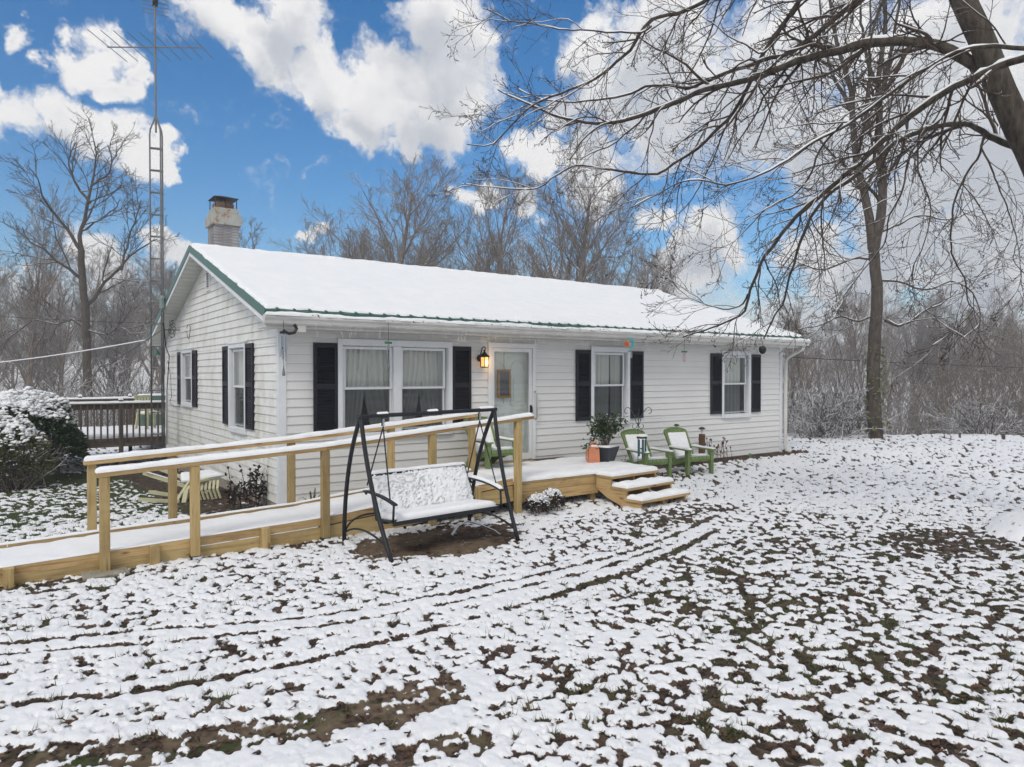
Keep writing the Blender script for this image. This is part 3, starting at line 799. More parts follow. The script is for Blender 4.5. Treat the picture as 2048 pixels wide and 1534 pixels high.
def double_hung(T, hole, panes, zmeet, style):
    u0, u1, z0, z1 = hole; w = empty('window', (0, 0, 0), parent=house)
    fr = MB(); co = 0.072; d0, d1 = 0.0, 0.048
    tbox(fr, T, u0-co, u0, d0, d1, z0-co, z1+co); tbox(fr, T, u1, u1+co, d0, d1, z0-co, z1+co)
    tbox(fr, T, u0, u1, d0, d1+0.002, z1, z1+co); tbox(fr, T, u0, u1, d0, d1+0.02, z0-co, z0)
    tbox(fr, T, u0-co-0.01, u1+co+0.01, d0, d1+0.018, z1+co, z1+co+0.018)
    # jamb liner back to the sash
    for (a, b) in ((u0, u0+0.012), (u1-0.012, u1)): tbox(fr, T, a, b, -0.07, 0.03, z0, z1)
    tbox(fr, T, u0+.012, u1-.012, -0.07, 0.03, z1-0.012, z1); tbox(fr, T, u0+.012, u1-.012, -0.07, 0.03, z0, z0+0.012)
    for (pa, pb) in zip(panes[:-1], panes[1:]):
        tbox(fr, T, pa[1]+0.045, pb[0]-0.045, -0.07, 0.04, z0+.012, z1-.012)
    fr.build('frame', M['trim'], w)
    for k, (a, b) in enumerate(panes):
        for (za, zb, v, nm) in ((zmeet+0.012, z1-0.062, -0.018, 'upper_sash'), (z0+0.07, zmeet-0.018, -0.045, 'lower_sash')):
            s = MB(); t = 0.042
            tbox(s, T, a-t, a, v-0.012, v+0.012, za-0.03, zb+0.04); tbox(s, T, b, b+t, v-0.012, v+0.012, za-0.03, zb+0.04)
            tbox(s, T, a, b, v-0.012, v+0.012, zb, zb+0.04); tbox(s, T, a, b, v-0.012, v+0.012, za-0.03, za)
            s.build(nm, M['trim'], w)
            g = MB(); tbox(g, T, a, b, v-0.003, v+0.003, za, zb); g.build('pane', M['glass'], w)
        g = MB(); tbox(g, T, a, b, -0.022, -0.020, z0+0.05, zmeet-0.02); g.build('insect_screen', M['screen'], w)
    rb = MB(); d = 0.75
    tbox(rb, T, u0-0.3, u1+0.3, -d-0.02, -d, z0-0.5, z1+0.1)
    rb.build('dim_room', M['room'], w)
    if style == 'wide':
        (a, b), (c_, e) = panes
        curtain(T, a-0.08, a+0.42, z0-0.05, z1, -0.11, w, 1, tie=0.35); curtain(T, a+0.25, b+0.14, z0-0.05, z1, -0.14, w, 2, tie=-0.40)
        curtain(T, c_-0.12, c_+0.45, z0-0.05, z1, -0.11, w, 3, tie=0.4); curtain(T, c_+0.28, e+0.08, z0-0.05, z1, -0.14, w, 4, tie=-0.30)
    elif style == 'sheer':
        a, b = panes[0]
        curtain(T, a-0.08, a+0.46, z0-0.05, z1, -0.11, w, 5, tie=0.05); curtain(T, a+0.50, b+0.02, z0-0.05, z1, -0.11, w, 6, tie=-0.06)
    elif style == 'full':
        a, b = panes[0]; curtain(T, a-0.04, b-0.05, z0-0.05, z1, -0.11, w, 8)
    else:
        a, b = panes[0]; curtain(T, a-0.05, a+0.30, z0-0.05, z1, -0.12, w, 9); curtain(T, b-0.22, b+0.05, z0-0.05, z1, -0.12, w, 10)
double_hung(FRONT, F_HOLES[0], [(1.00, 1.735), (1.965, 2.70)], 1.76, 'wide')
double_hung(FRONT, F_HOLES[2], [(6.10, 6.84)], 1.76, 'sheer')
double_hung(FRONT, F_HOLES[3], [(10.04, 10.79)], 1.76, 'full')
double_hung(GABLE, G_HOLES[0], [(5.68, 6.47)], 1.90, 'side')
double_hung(GABLE, G_HOLES[1], [(1.76, 2.50)], 1.77, 'side')
for (a, b) in ((0.485, 0.853), (2.857, 3.222), (5.57, 5.94), (7.00, 7.375), (9.505, 9.88), (10.945, 11.315)):
    louvre_shutter(FRONT, a, b, 1.09, 2.44)
for (a, b, c0) in ((5.15, 5.52, 1.31), (6.63, 7.01, 1.31), (1.195, 1.60, 1.10), (2.66, 3.05, 1.10)): louvre_shutter(GABLE, a, b, c0, 2.465)
# door ------------------------------------------------------------------
door = empty('front_door', (0, 0, 0), parent=house)
fr = MB()
tbox(fr, FRONT, 3.575, 3.64, 0, 0.05, 0.435, 2.44); tbox(fr, FRONT, 4.54, 4.605, 0, 0.05, 0.435, 2.44); tbox(fr, FRONT, 3.575, 4.605, 0, 0.05, 2.44, 2.505)
tbox(fr, FRONT, 3.56, 4.62, 0, 0.065, 2.505, 2.52)
fr.build('door_frame', M['trim'], door)
sd = MB(); a, b, z0, z1 = 3.645, 4.535, 0.455, 2.435
tbox(sd, FRONT, a, a+0.065, -0.01, 0.022, z0, z1); tbox(sd, FRONT, b-0.065, b, -0.01, 0.022, z0, z1)
tbox(sd, FRONT, a+0.065, b-0.065, -0.01, 0.022, z1-0.065, z1); tbox(sd, FRONT, a+0.065, b-0.065, -0.01, 0.022, z0, z0+0.11)
sd.build('storm_door', M['trim'], door)
g = MB(); tbox(g, FRONT, a+0.065, b-0.065, 0.004, 0.009, z0+0.11, z1-0.065); g.build('pane', M['glass'], door)
dr = MB(); tbox(dr, FRONT, a-0.02, b+0.02, -0.16, -0.11, 0.36, z1+0.01)
for (p, q, zz0, zz1) in ((3.72, 4.02, 0.62, 1.30), (4.16, 4.46, 0.62, 1.30), (3.72, 4.02, 1.42, 1.96), (4.16, 4.46, 1.42, 1.96)):
    for (pp, qq, y0, y1) in ((p, q, zz0, zz0+0.03), (p, q, zz1-0.03, zz1), (p, p+0.03, zz0+.03, zz1-.03), (q-0.03, q, zz0+.03, zz1-.03)): tbox(dr, FRONT, pp, qq, -0.11, -0.098, y0, y1)
    tbox(dr, FRONT, p+0.06, q-0.06, -0.11, -0.100, zz0+0.06, zz1-0.06)
for k in range(10):
    t0, t1 = math.pi*k/10, math.pi*(k+1)/10
    for (cu, rr_) in ((3.87, 0.15), (4.31, 0.15)):
        p0 = np.array(FRONT(cu+rr_*math.cos(t0), -0.104, 2.06+0.14*math.sin(t0))); p1 = np.array(FRONT(cu+rr_*math.cos(t1), -0.104, 2.06+0.14*math.sin(t1)))
        dr.bar(p0, p1, 0.012, 0.028)
for cu in (3.87, 4.31): tbox(dr, FRONT, cu-0.15, cu+0.15, -0.11, -0.098, 2.05, 2.075)
dr.build('inner_door', M['door'], door)
pf = MB(); p, q, zz0, zz1 = 3.83, 4.10, 1.56, 2.06; t = 0.035
tbox(pf, FRONT, p, p+t, -0.06, -0.03, zz0, zz1); tbox(pf, FRONT, q-t, q, -0.06, -0.03, zz0, zz1); tbox(pf, FRONT, p+t, q-t, -0.06, -0.03, zz0, zz0+t); tbox(pf, FRONT, p+t, q-t, -0.06, -0.03, zz1-t, zz1)
pfo = pf.build('wooden_hanging_frame', M['orange_wood'], door)
g = MB(); tbox(g, FRONT, p+t, q-t, -0.05, -0.045, zz0+t, zz1-t); g.build('dark_panel', simple('slate_panel', (0.05, 0.055, 0.06), 0.4), pfo)
MB().tube([FRONT(3.965, -0.045, 2.06), FRONT(3.965, -0.045, 2.36)], 0.004, 6).build('cord', M['black_metal'], pfo)
MB().tube([FRONT(4.575, 0.05, 1.66), FRONT(4.585, 0.085, 1.66), FRONT(4.59, 0.10, 1.63), FRONT(4.59, 0.10, 1.20), FRONT(4.585, 0.085, 1.17), FRONT(4.575, 0.05, 1.17)], 0.014, 10).build('grab_bar', M['steel'], door, smooth=True)
hd = MB(); tbox(hd, FRONT, 4.485, 4.515, 0.022, 0.04, 1.27, 1.42); hd.tube([FRONT(4.50, 0.04, 1.41), FRONT(4.50, 0.075, 1.38), FRONT(4.50, 0.075, 1.31), FRONT(4.50, 0.04, 1.28)], 0.009, 8)
hd.build('door_handle', M['black_metal'], door)
# roof ------------------------------------------------------------------
roof = MB()
prof = [(EAVE_Y, EAVE_Z), (RIDGE_Y, RIDGE_Z), (2*RIDGE_Y-EAVE_Y, EAVE_Z), (2*RIDGE_Y-EAVE_Y, EAVE_Z-0.05), (RIDGE_Y, RIDGE_Z-0.06), (EAVE_Y, EAVE_Z-0.05)]
roof.prism(prof, 0, XL+0.015, XR)
roof = roof.build('roof', M['green_metal'], house)
rb = MB(); sl = math.hypot(1, SLOPE)
x = XL+0.2
while x < XR-0.05:
    if rb.n == 0: rib = rb.obox((0, 0, 0), (0.014, 0, 0), (0, 0.15, 0.15*SLOPE), (0, -0.014*SLOPE, 0.014)).data('roof_rib', M['green_metal'])
    link('roof_rib', rib, roof, (x, EAVE_Y+0.14, EAVE_Z+SLOPE*0.14+0.008)); x += 0.229
for s in (1, -1):
    for (off, th, xx, w, mat, nm) in ((0.0, 0.125, XL, 0.022, 'green_metal', 'rake_trim'), (0.125, 0.075, XL+0.012, 0.02, 'trim', 'rake_fascia')):
        e = EAVE_Y-0.02; yy = [(e, EAVE_Z+SLOPE*(-0.02)+0.02), (RIDGE_Y, RIDGE_Z+0.02)]
        if s < 0: yy = [(2*RIDGE_Y-p[0], p[1]) for p in yy]
        (ya, za), (yb, zb) = yy
        MB().prism([(ya, za-off), (yb, zb-off), (yb, zb-off-th), (ya, za-off-th)], 0, xx, xx+w).build(nm, M[mat], roof)
# raked soffit in panels
pn = 26
for s in (1, -1):
    for k in range(pn):
        ya = EAVE_Y + (RIDGE_Y-EAVE_Y)*k/pn; yb = EAVE_Y + (RIDGE_Y-EAVE_Y)*(k+1)/pn - 0.020
        za, zb = roof_z(ya)-0.178, roof_z(yb)-0.178
        if s < 0: ya, yb = 2*RIDGE_Y-ya, 2*RIDGE_Y-yb
        MB().prism([(ya, za), (yb, zb), (yb, zb-0.012), (ya, za-0.012)], 0, XL+0.034, 0.02).build('soffit_panel', M['soffit'], roof)
    ya, yb = EAVE_Y, RIDGE_Y
    P = [(ya, roof_z(ya)-0.06), (yb, roof_z(yb)-0.07), (yb, roof_z(yb)-0.176), (ya, roof_z(ya)-0.176)]
    if s < 0: P = [(2*RIDGE_Y-p[0], p[1]) for p in P]
    MB().prism(P, 0, XL+0.036, 0.0).build('rake_packing', M['dark'], roof)
# front eave: soffit, fascia, gutter
MB().box(XL+0.03, XR-0.02, -0.385, 0.03, WALL_TOP, WALL_TOP+0.015).build('eave_soffit', M['soffit'], roof)
MB().box(XL+0.03, XR-0.02, -0.405, -0.386, WALL_TOP-0.01, EAVE_Z-0.052).build('fascia', M['trim_grey'], roof)
MB().box(0.085, LEN-0.085, -0.022, -0.001, WALL_TOP-0.05, WALL_TOP-0.002).build('frieze_board', M['soffit'], roof)
gt = MB(); gp = [(-0.408, 2.655), (-0.475, 2.655), (-0.495, 2.675), (-0.500, 2.71), (-0.525, 2.745), (-0.525, 2.785), (-0.519, 2.785), (-0.519, 2.748), (-0.494, 2.714), (-0.470, 2.665), (-0.414, 2.665), (-0.414, 2.785), (-0.408, 2.785)]
gt.prism(gp, 0, XL-0.01, XR+0.02)
for xe in (XL-0.012, XR+0.018): gt.prism([(-0.41, 2.657), (-0.475, 2.657), (-0.5, 2.71), (-0.523, 2.745), (-0.523, 2.783), (-0.41, 2.783)], 0, xe, xe+0.004)
gutter = gt.build('gutter', M['trim_grey'], house)
MB().prism([(2*RIDGE_Y-p[0], p[1]) for p in gp], 0, XL-0.01, XR+0.02).build('gutter', M['trim_grey'], house)
# downspouts
dsp = lambda pts: [tuple(p) for p in pts]
d = MB()
d.tube([(LEN+0.22, -0.46, 2.66), (LEN+0.20, -0.44, 2.58), (LEN+0.085, -0.12, 2.38), (LEN+0.075, -0.075, 2.30), (LEN+0.075, -0.07, 1.0), (LEN+0.075, -0.07, 0.20), (LEN+0.09, -0.10, 0.12), (LEN+0.14, -0.19, 0.09)], 0.042, 8)
d.build('downspout', M['trim_grey'], house)
d = MB(); d.box(0.10, 0.22, -0.475, -0.41, 2.56, 2.655)
d.build('gutter_outlet', M['trim_grey'], house)
# gable vent
gv = MB(); fr_ = [(4.0, 4.035), (4.265, 4.30)]
for (a_, b_) in fr_: tbox(gv, GABLE, a_, b_, 0.0, 0.045, 3.56, 3.98)
tbox(gv, GABLE, 4.035, 4.265, 0, 0.045, 3.56, 3.60); tbox(gv, GABLE, 4.035, 4.265, 0, 0.045, 3.945, 3.98); tbox(gv, GABLE, 4.035, 4.265, 0.012, 0.02, 3.60, 3.945)
gvo = gv.build('gable_vent', M['trim'], house)
g = MB(); tbox(g, GABLE, 4.036, 4.264, 0.0205, 0.022, 3.601, 3.944); g.build('vent_opening', M['dark'], gvo)
for k in range(7):
    z = 3.615+0.048*k
    MB().add([GABLE(4.036, 0.024, z+0.022), GABLE(4.264, 0.024, z+0.022), GABLE(4.264, 0.042, z), GABLE(4.036, 0.042, z), GABLE(4.264, 0.038, z-0.004), GABLE(4.036, 0.038, z-0.004), GABLE(4.264, 0.0235, z+0.016), GABLE(4.036, 0.0235, z+0.016)], [(0,1,2,3),(3,2,4,5),(5,4,6,7),(7,6,1,0),(0,3,5,7),(1,6,4,2)]).build('vent_slat', M['trim'], gvo)
# chimney ------------------------------------------------------------------
ch = empty('chimney', (0.28, 4.95, 0), parent=house)
def chb(name, x0, x1, y0, y1, z0, z1, mat, b=0.006): return MB().bevel_box(x0, x1, y0, y1, z0, z1, b).build(name, mat, ch)
chb('stack', 0, 0.47, 0, 0.55, 4.02, 5.02, M['chimney'])
crs = MB().bevel_box(-0.004, 0.474, -0.004, 0.554, -0.024, 0.024, 0.004).data('brick_course', M['chimney'])
for k in range(13): link('brick_course', crs, ch, (0, 0, 4.26+0.058*k), (0, 0, 0))
chb('crown', -0.05, 0.52, -0.05, 0.60, 5.01, 5.23, M['rust'])
chb('crown_step', 0.0, 0.47, 0.0, 0.55, 5.23, 5.36, M['rust'])
MB().box(0.06, 0.225, 0.1, 0.45, 5.36, 5.49).build('flue_tile', simple('clay_flue', (0.20, 0.13, 0.10), 0.9, var=0.3), ch)
MB().box(0.24, 0.40, 0.1, 0.45, 5.36, 5.475).build('flue_tile', simple('clay_flue_b', (0.17, 0.10, 0.075), 0.9, var=0.3), ch)
cp = MB()
for (xx, yy) in ((0.03, 0.04), (0.44, 0.04), (0.03, 0.51), (0.44, 0.51)): cp.box(xx-0.008, xx+0.008, yy-0.008, yy+0.008, 5.35, 5.59)
for xx in (0.19, 0.27): cp.box(xx-0.008, xx+0.008, 0.26, 0.29, 5.46, 5.60)
cp.add([(-0.01,0.0,5.575),(0.48,0.0,5.575),(0.48,0.55,5.575),(-0.01,0.55,5.575),(0.16,0.2,5.64),(0.31,0.2,5.64),(0.31,0.35,5.64),(0.16,0.35,5.64)], [(0,3,2,1),(4,5,6,7),(0,1,5,4),(1,2,6,5),(2,3,7,6),(3,0,4,7)])
cp.build('chimney_cap', simple('sooty_metal', (0.035, 0.03, 0.03), 0.6, var=0.3), ch)
# turbine vents behind the ridge
for k, (xx, yy) in enumerate(((2.75, 5.1), (8.7, 5.3))):
    v = MB(); zb = roof_z(yy)
    v.lathe([(0.13, zb-0.05), (0.13, zb+0.14)], (xx, yy, 0), 14)
    tvb = v.build('turbine_vent', M['galv'], house)
    fins = MB()
    for a_ in range(18):
        t = 2*math.pi*a_/18; pts = []
        for q in range(7):
            ph = math.pi*q/6; pts.append((xx+0.19*math.sin(ph)*math.cos(t), yy+0.19*math.sin(ph)*math.sin(t), zb+0.30+0.16*math.cos(ph)))
        fins.tube(pts, 0.018, 4)
    fins.build('turbine_fins', simple('tan_metal_%d' % k, (0.40, 0.33, 0.25), 0.5, 0.3), tvb)

# ---- snow lying on things
def snow_sheet(parent, poly_fn, u0, u1, v0, v1, du, dv, th, rnd=0.03, seed=0.0, rough=0.012, edge=0.012, name='snow', bottom=0.003):
    """poly_fn(u,v)->(x,y,z) of the bearing surface; lays a rounded sheet of snow on it"""
    nu = max(3, int((u1-u0)/du)); nv = max(3, int((v1-v0)/dv))
    def axis(a, b, n):  # denser at the edges
        t = np.linspace(0, 1, n+1); core = a+rnd*1.2+(b-a-2.4*rnd)*t
        return np.concatenate([[a, a+rnd*.15, a+rnd*.5], core, [b-rnd*.5, b-rnd*.15, b]])
    if u1-u0 < 3.5*rnd or v1-v0 < 3.5*rnd: rnd = min(u1-u0, v1-v0)/4.0
    U, Vv = np.meshgrid(axis(u0, u1, nu), axis(v0, v1, nv), indexing='ij')
    dd = np.minimum(np.minimum(U-u0, u1-U), np.minimum(Vv-v0, v1-Vv))
    t = np.clip(dd/(rnd*1.2), 0, 1); p = np.sqrt(np.clip(1-(1-t)**2, 0, 1))
    Z = np.maximum(th*p + p*rough*(fbm(U*1.0, Vv*1.0, 0.16, 3, off=seed)-0.5)*2 + p*rough*0.8*(fbm(U, Vv, 0.9, 2, off=seed+3)-0.5)*2, 0.0)
    wob = edge*(fbm(U, Vv, 0.13, 2, off=seed+7)-0.5)*2*(1-t)
    S = poly_fn(U+wob*((Vv > v0+1e-6) & (Vv < v1-1e-6)), Vv+wob)
    X, Y, B = S
    Pt = np.stack([X+0*U, Y+0*U, B+Z+bottom], -1)
    n1, n2 = U.shape; i = np.arange(n1-1)[:, None]*n2; j = np.arange(n2-1)[None, :]
    F = np.stack([i+j, i+n2+j, i+n2+j+1, i+j+1], -1).reshape(-1, 4)
    me = mesh_from(name, Pt.reshape(-1, 3), F, M['snow'], True)
    return link(name, me, parent)
snow_sheet(roof, lambda u, v: (u, v, EAVE_Z+SLOPE*(v-EAVE_Y)), XL+0.03, XR-0.02, EAVE_Y+0.05, RIDGE_Y-0.01, 0.06, 0.06, 0.045, 0.07, 1.0, 0.009, 0.045, bottom=0.006)
snow_sheet(roof, lambda u, v: (u, v, EAVE_Z+SLOPE*(2*RIDGE_Y-v-EAVE_Y)), XL+0.03, XR-0.02, RIDGE_Y+0.01, 2*RIDGE_Y-EAVE_Y-0.05, 0.25, 0.25, 0.085, 0.10, 2.0, 0.010, 0.03, bottom=0.01)
snow_sheet(roof, lambda u, v: (u, v, RIDGE_Z-0.25*np.abs(v-RIDGE_Y)), XL+0.05, XR-0.05, RIDGE_Y-0.13, RIDGE_Y+0.13, 0.08, 0.03, 0.065, 0.05, 5.0, 0.016, 0.03, name='ridge_snow', bottom=0.01)
snow_sheet(roof, lambda u, v: (u, v, 2.772+0*u), XL+0.0, XR+0.01, -0.530, -0.425, 0.05, 0.02, 0.052, 0.025, 9.0, 0.020, 0.02, name='gutter_snow')

# ================================================================== RAMP
KX, KZ = [-6.4, -3.2, -0.15, 2.64], [0.07, 0.175, 0.275, 0.508]
RX, RZ = [-2.5, -0.15, 2.92], [0.957, 1.08, 1.34]
kz = lambda x: np.interp(x, KX, KZ); rz = lambda x: np.interp(x, RX, RZ)
ramp_o = empty('wheelchair_ramp', (0, 0, 0), 0, 'long new-lumber wheelchair ramp with snowy handrails running along the house front', 'ramp')
def board(name, parent, p0, p1, w, h, mat):
    return MB().bar(p0, p1, w, h).build(name, mat, parent, centre=True)
def post(name, parent, x, y, z0, z1, s=0.088, mat='pine_z'):
    return MB().bevel_box(x-s/2, x+s/2, y-s/2, y+s/2, z0, z1, 0.004).build(name, M[mat], parent, centre=True)
FP = [(-2.42, -0.02), (-1.585, 0.05), (-0.155, 0.05), (1.285, -0.02), (2.66, -0.02)]
for (x, z0) in FP:
    post('post', ramp_o, x, -2.145, z0, rz(x)-0.002)
    post('post', ramp_o, x+0.0, -0.945, -0.05, rz(x)-0.002)
for x in (-1.585, -0.155):
    pb = MB().box(x-0.05, x+0.05, -2.195, -2.095, -0.06, 0.049).build('post_base', M['black_metal'], ramp_o)
    MB().box(x-0.035, x+0.049, -2.197, -2.1955, -0.05, 0.045).build('label_sticker', simple('white_label', (0.7, 0.72, 0.75), 0.5, var=0.25, scale=40), pb)
for x in (-3.2, -1.975, -0.85, 1.975):
    post('short_post', ramp_o, x, -2.145, -0.03 if x < 1 else 0.05, kz(x)+0.002)
xs = [-6.4, -3.2, -1.585, -0.155, 1.285, 2.615]
for a, b in zip(xs[:-1], xs[1:]):
    for y in (-2.082, -1.005):
        board('kerb_board', ramp_o, (a+0.004, y, kz(a)-0.046), (b-0.004, y, kz(b)-0.046), 0.036, 0.088, M['pine_x'])
    for y in (-2.080, -1.0):
        board('joist', ramp_o, (a+0.003, y, kz(a)-0.215+0.02*(a < -1)), (b-0.003, y, kz(b)-0.215+0.02*(b < -1)), 0.034, 0.215, M['pine_old'])
MB().add([(x, y, kz(x)-0.085-d) for x in xs for y in (-2.06, -1.025) for d in (0, 0.03)],
         [(4*i, 4*i+2, 4*i+6, 4*i+4) for i in range(5)] + [(4*i+1, 4*i+5, 4*i+7, 4*i+3) for i in range(5)] + [(4*i, 4*i+4, 4*i+5, 4*i+1) for i in range(5)] + [(4*i+2, 4*i+3, 4*i+7, 4*i+6) for i in range(5)]).build('ramp_floor', M['pine_x'], ramp_o)
for (y, x1) in ((-2.125, 2.915), (-0.955, 2.72)):
    for a, b in ((-2.5, -0.15), (-0.148, x1)):
        board('handrail', ramp_o, (a, y, rz(a)+0.02), (b, y, rz(b)+0.02), 0.138, 0.040, M['pine_x'])
    snow_sheet(ramp_o, lambda u, v: (u, v, rz(u)+0.04), -2.495, x1-0.005, y-0.066, y+0.066, 0.03, 0.012, 0.048, 0.045, y, 0.011, 0.014)
    ky = -2.082 if y < -2 else -1.005
    snow_sheet(ramp_o, lambda u, v: (u, v, kz(u)-0.002), -6.4, 2.60, ky-0.017, ky+0.017, 0.05, 0.008, 0.014 if y < -2 else 0.026, 0.016, y+4, 0.006, 0.004)
snow_sheet(ramp_o, lambda u, v: (u, v, kz(u)-0.085), -6.4, 2.64, -2.062, -1.026, 0.045, 0.045, 0.060, 0.03, 4.0, 0.012, 0.01)
for a, b in ((-1.52, -0.9), (-0.80, -0.22)):
    snow_sheet(ramp_o, lambda u, v: (u, v, kz(u)-0.104), a, b, -2.099, -2.066, 0.04, 0.01, 0.016, 0.012, a, 0.006, 0.003)
# flat stone under the first post
tag(MB().bevel_box(-2.62, -2.22, -2.32, -2.08, -0.02, 0.028, 0.012).build('paving_stone', M['conc']), 'grey concrete paver lying under the foremost ramp post', 'paver')

# ================================================================== ENTRY DECK AND STEPS
deck = empty('entry_deck', (0, 0, 0), 0, 'snow-covered wooden entry deck with three steps in front of the door', 'deck')
DX0, DX1, DY0, DY1, DZ = 2.64, 5.30, -2.05, -0.035, 0.43
for k in range(14):
    y0 = DY0 + 0.144*k
    MB().bevel_box(DX0, DX1, y0+0.002, min(y0+0.140, DY1), DZ-0.035, DZ, 0.003).build('deck_plank', M['pine_old'], deck, centre=True)
for (a, b) in ((0.285, 0.394), (0.135, 0.281)):
    MB().bevel_box(2.71, 4.27, -2.062, -2.026, a, b, 0.003).build('fascia_board', M['pine_x'], deck, centre=True)
    MB().bevel_box(DX1-0.036, DX1, -2.02, -0.05, a, b, 0.003).build('fascia_board', M['pine_y'], deck, centre=True)
for (x, y) in ((4.2, -1.98), (5.2, -1.98), (5.2, -0.2), (2.75, -0.2), (3.6, -1.0)): post('support_post', deck, x, y, -0.05, DZ-0.036)
snow_sheet(deck, lambda u, v: (u, v, DZ+0*u), 2.72, DX1-0.005, -2.052, -0.52, 0.05, 0.05, 0.062, 0.04, 7.0, 0.018, 0.03)
snow_sheet(deck, lambda u, v: (u, v, DZ+0*u), 4.75, DX1-0.02, -0.70, -0.36, 0.04, 0.04, 0.05, 0.06, 12.0, 0.02, 0.05)
steps = empty('steps', (4.74, -2.055, 0), R(5.4), parent=deck)
for sx in (-0.535, 0.0, 0.535):
    P = [(0.0, 0.39), (-0.29, 0.39), (-0.29, 0.245), (-0.59, 0.245), (-0.59, 0.10), (-0.86, 0.10), (-0.86, 0.0), (-0.60, -0.02), (-0.22, 0.10), (0.0, 0.22)]
    MB().prism(P, 0, sx-0.018, sx+0.018).build('stringer', M['pine_y'], steps)
for k, (ya, yb, z) in enumerate(((-0.335, -0.002, 0.43), (-0.63, -0.29, 0.285), (-0.92, -0.585, 0.14))):
    ex = (0.565, 0.575, 0.59)[k]
    MB().bevel_box(-ex, ex, ya, yb, z-0.036, z, 0.003).build('tread', M['pine_x'], steps, centre=True)
    snow_sheet(steps, lambda u, v, z=z: (u, v, z+0*u), -ex+0.004, ex-0.004, ya+0.006, yb-0.03*(k > 0)+0.03*(k == 0), 0.035, 0.03, 0.058, 0.035, 20.0+k, 0.03 if k else 0.012, 0.012)
tag(MB().add([(4.52, -0.36, DZ+0.002), (5.22, -0.36, DZ+0.002), (5.22, -0.06, DZ+0.002), (4.52, -0.06, DZ+0.002), (4.52, -0.36, DZ+0.016), (5.22, -0.36, DZ+0.016), (5.22, -0.06, DZ+0.016), (4.52, -0.06, DZ+0.016)],
         [(0,3,2,1),(4,5,6,7),(0,1,5,4),(1,2,6,5),(2,3,7,6),(3,0,4,7)]).build('doormat', simple('brown_mat', (0.085, 0.05, 0.04), 0.95, var=0.3, scale=40, bmp=0.5)), 'flat brown doormat on the deck right of the front door', 'doormat')

# ================================================================== SWING
sw = empty('garden_swing', (0.85, -2.9, 0), 0, 'black metal garden swing with snowy bench standing in front of the ramp', 'swing')
SO = np.array([0.85, -2.9, 0.0])
def sw_t(name, pts, r, k=10, sm=True): return MB().tube(np.array(pts)-SO, r, k).build(name, M['black_metal'], sw, smooth=sm)
def curve(p0, c, p1, n=12):
    p0, c, p1 = map(np.array, (p0, c, p1)); t = np.linspace(0, 1, n)[:, None]
    return (1-t)**2*p0 + 2*t*(1-t)*c + t*t*p1
TL, TR = np.array([-0.03, -2.89, 1.507]), np.array([1.735, -2.91, 1.537])
sw_t('top_bar', [TL-(0.03, 0, 0), TL, TR, TR+(0.03, 0, 0)], 0.024)
FL, BL = (0.03, -3.54, 0.0), (0.01, -2.31, 0.0)
FR, BR = (1.715, -3.44, 0.0), (1.76, -2.28, 0.0)
sw_t('leg', curve(TL, (-0.01, -3.02, 0.72), FL), 0.025); sw_t('leg', curve(TL, (-0.02, -2.40, 0.95), BL), 0.025)
sw_t('leg', curve(TR, (1.73, -3.06, 0.70), FR), 0.025); sw_t('leg', curve(TR, (1.75, -2.42, 0.90), BR), 0.025)
sw_t('brace', curve((0.01, -2.33, 0.12), (0.015, -2.75, 0.33), (0.03, -3.42, 0.16)), 0.012, 8)
sw_t('brace', curve((1.755, -2.31, 0.12), (1.74, -2.75, 0.30), (1.72, -3.33, 0.14)), 0.012, 8)
sw_t('rear_crossbar', np.concatenate([curve((0.01, -2.32, 0.10), (0.06, -2.33, 0.30), (0.3, -2.36, 0.31), 8), curve((0.3, -2.36, 0.31), (1.7, -2.36, 0.31), (1.755, -2.30, 0.10), 10)[1:]]), 0.012, 8)
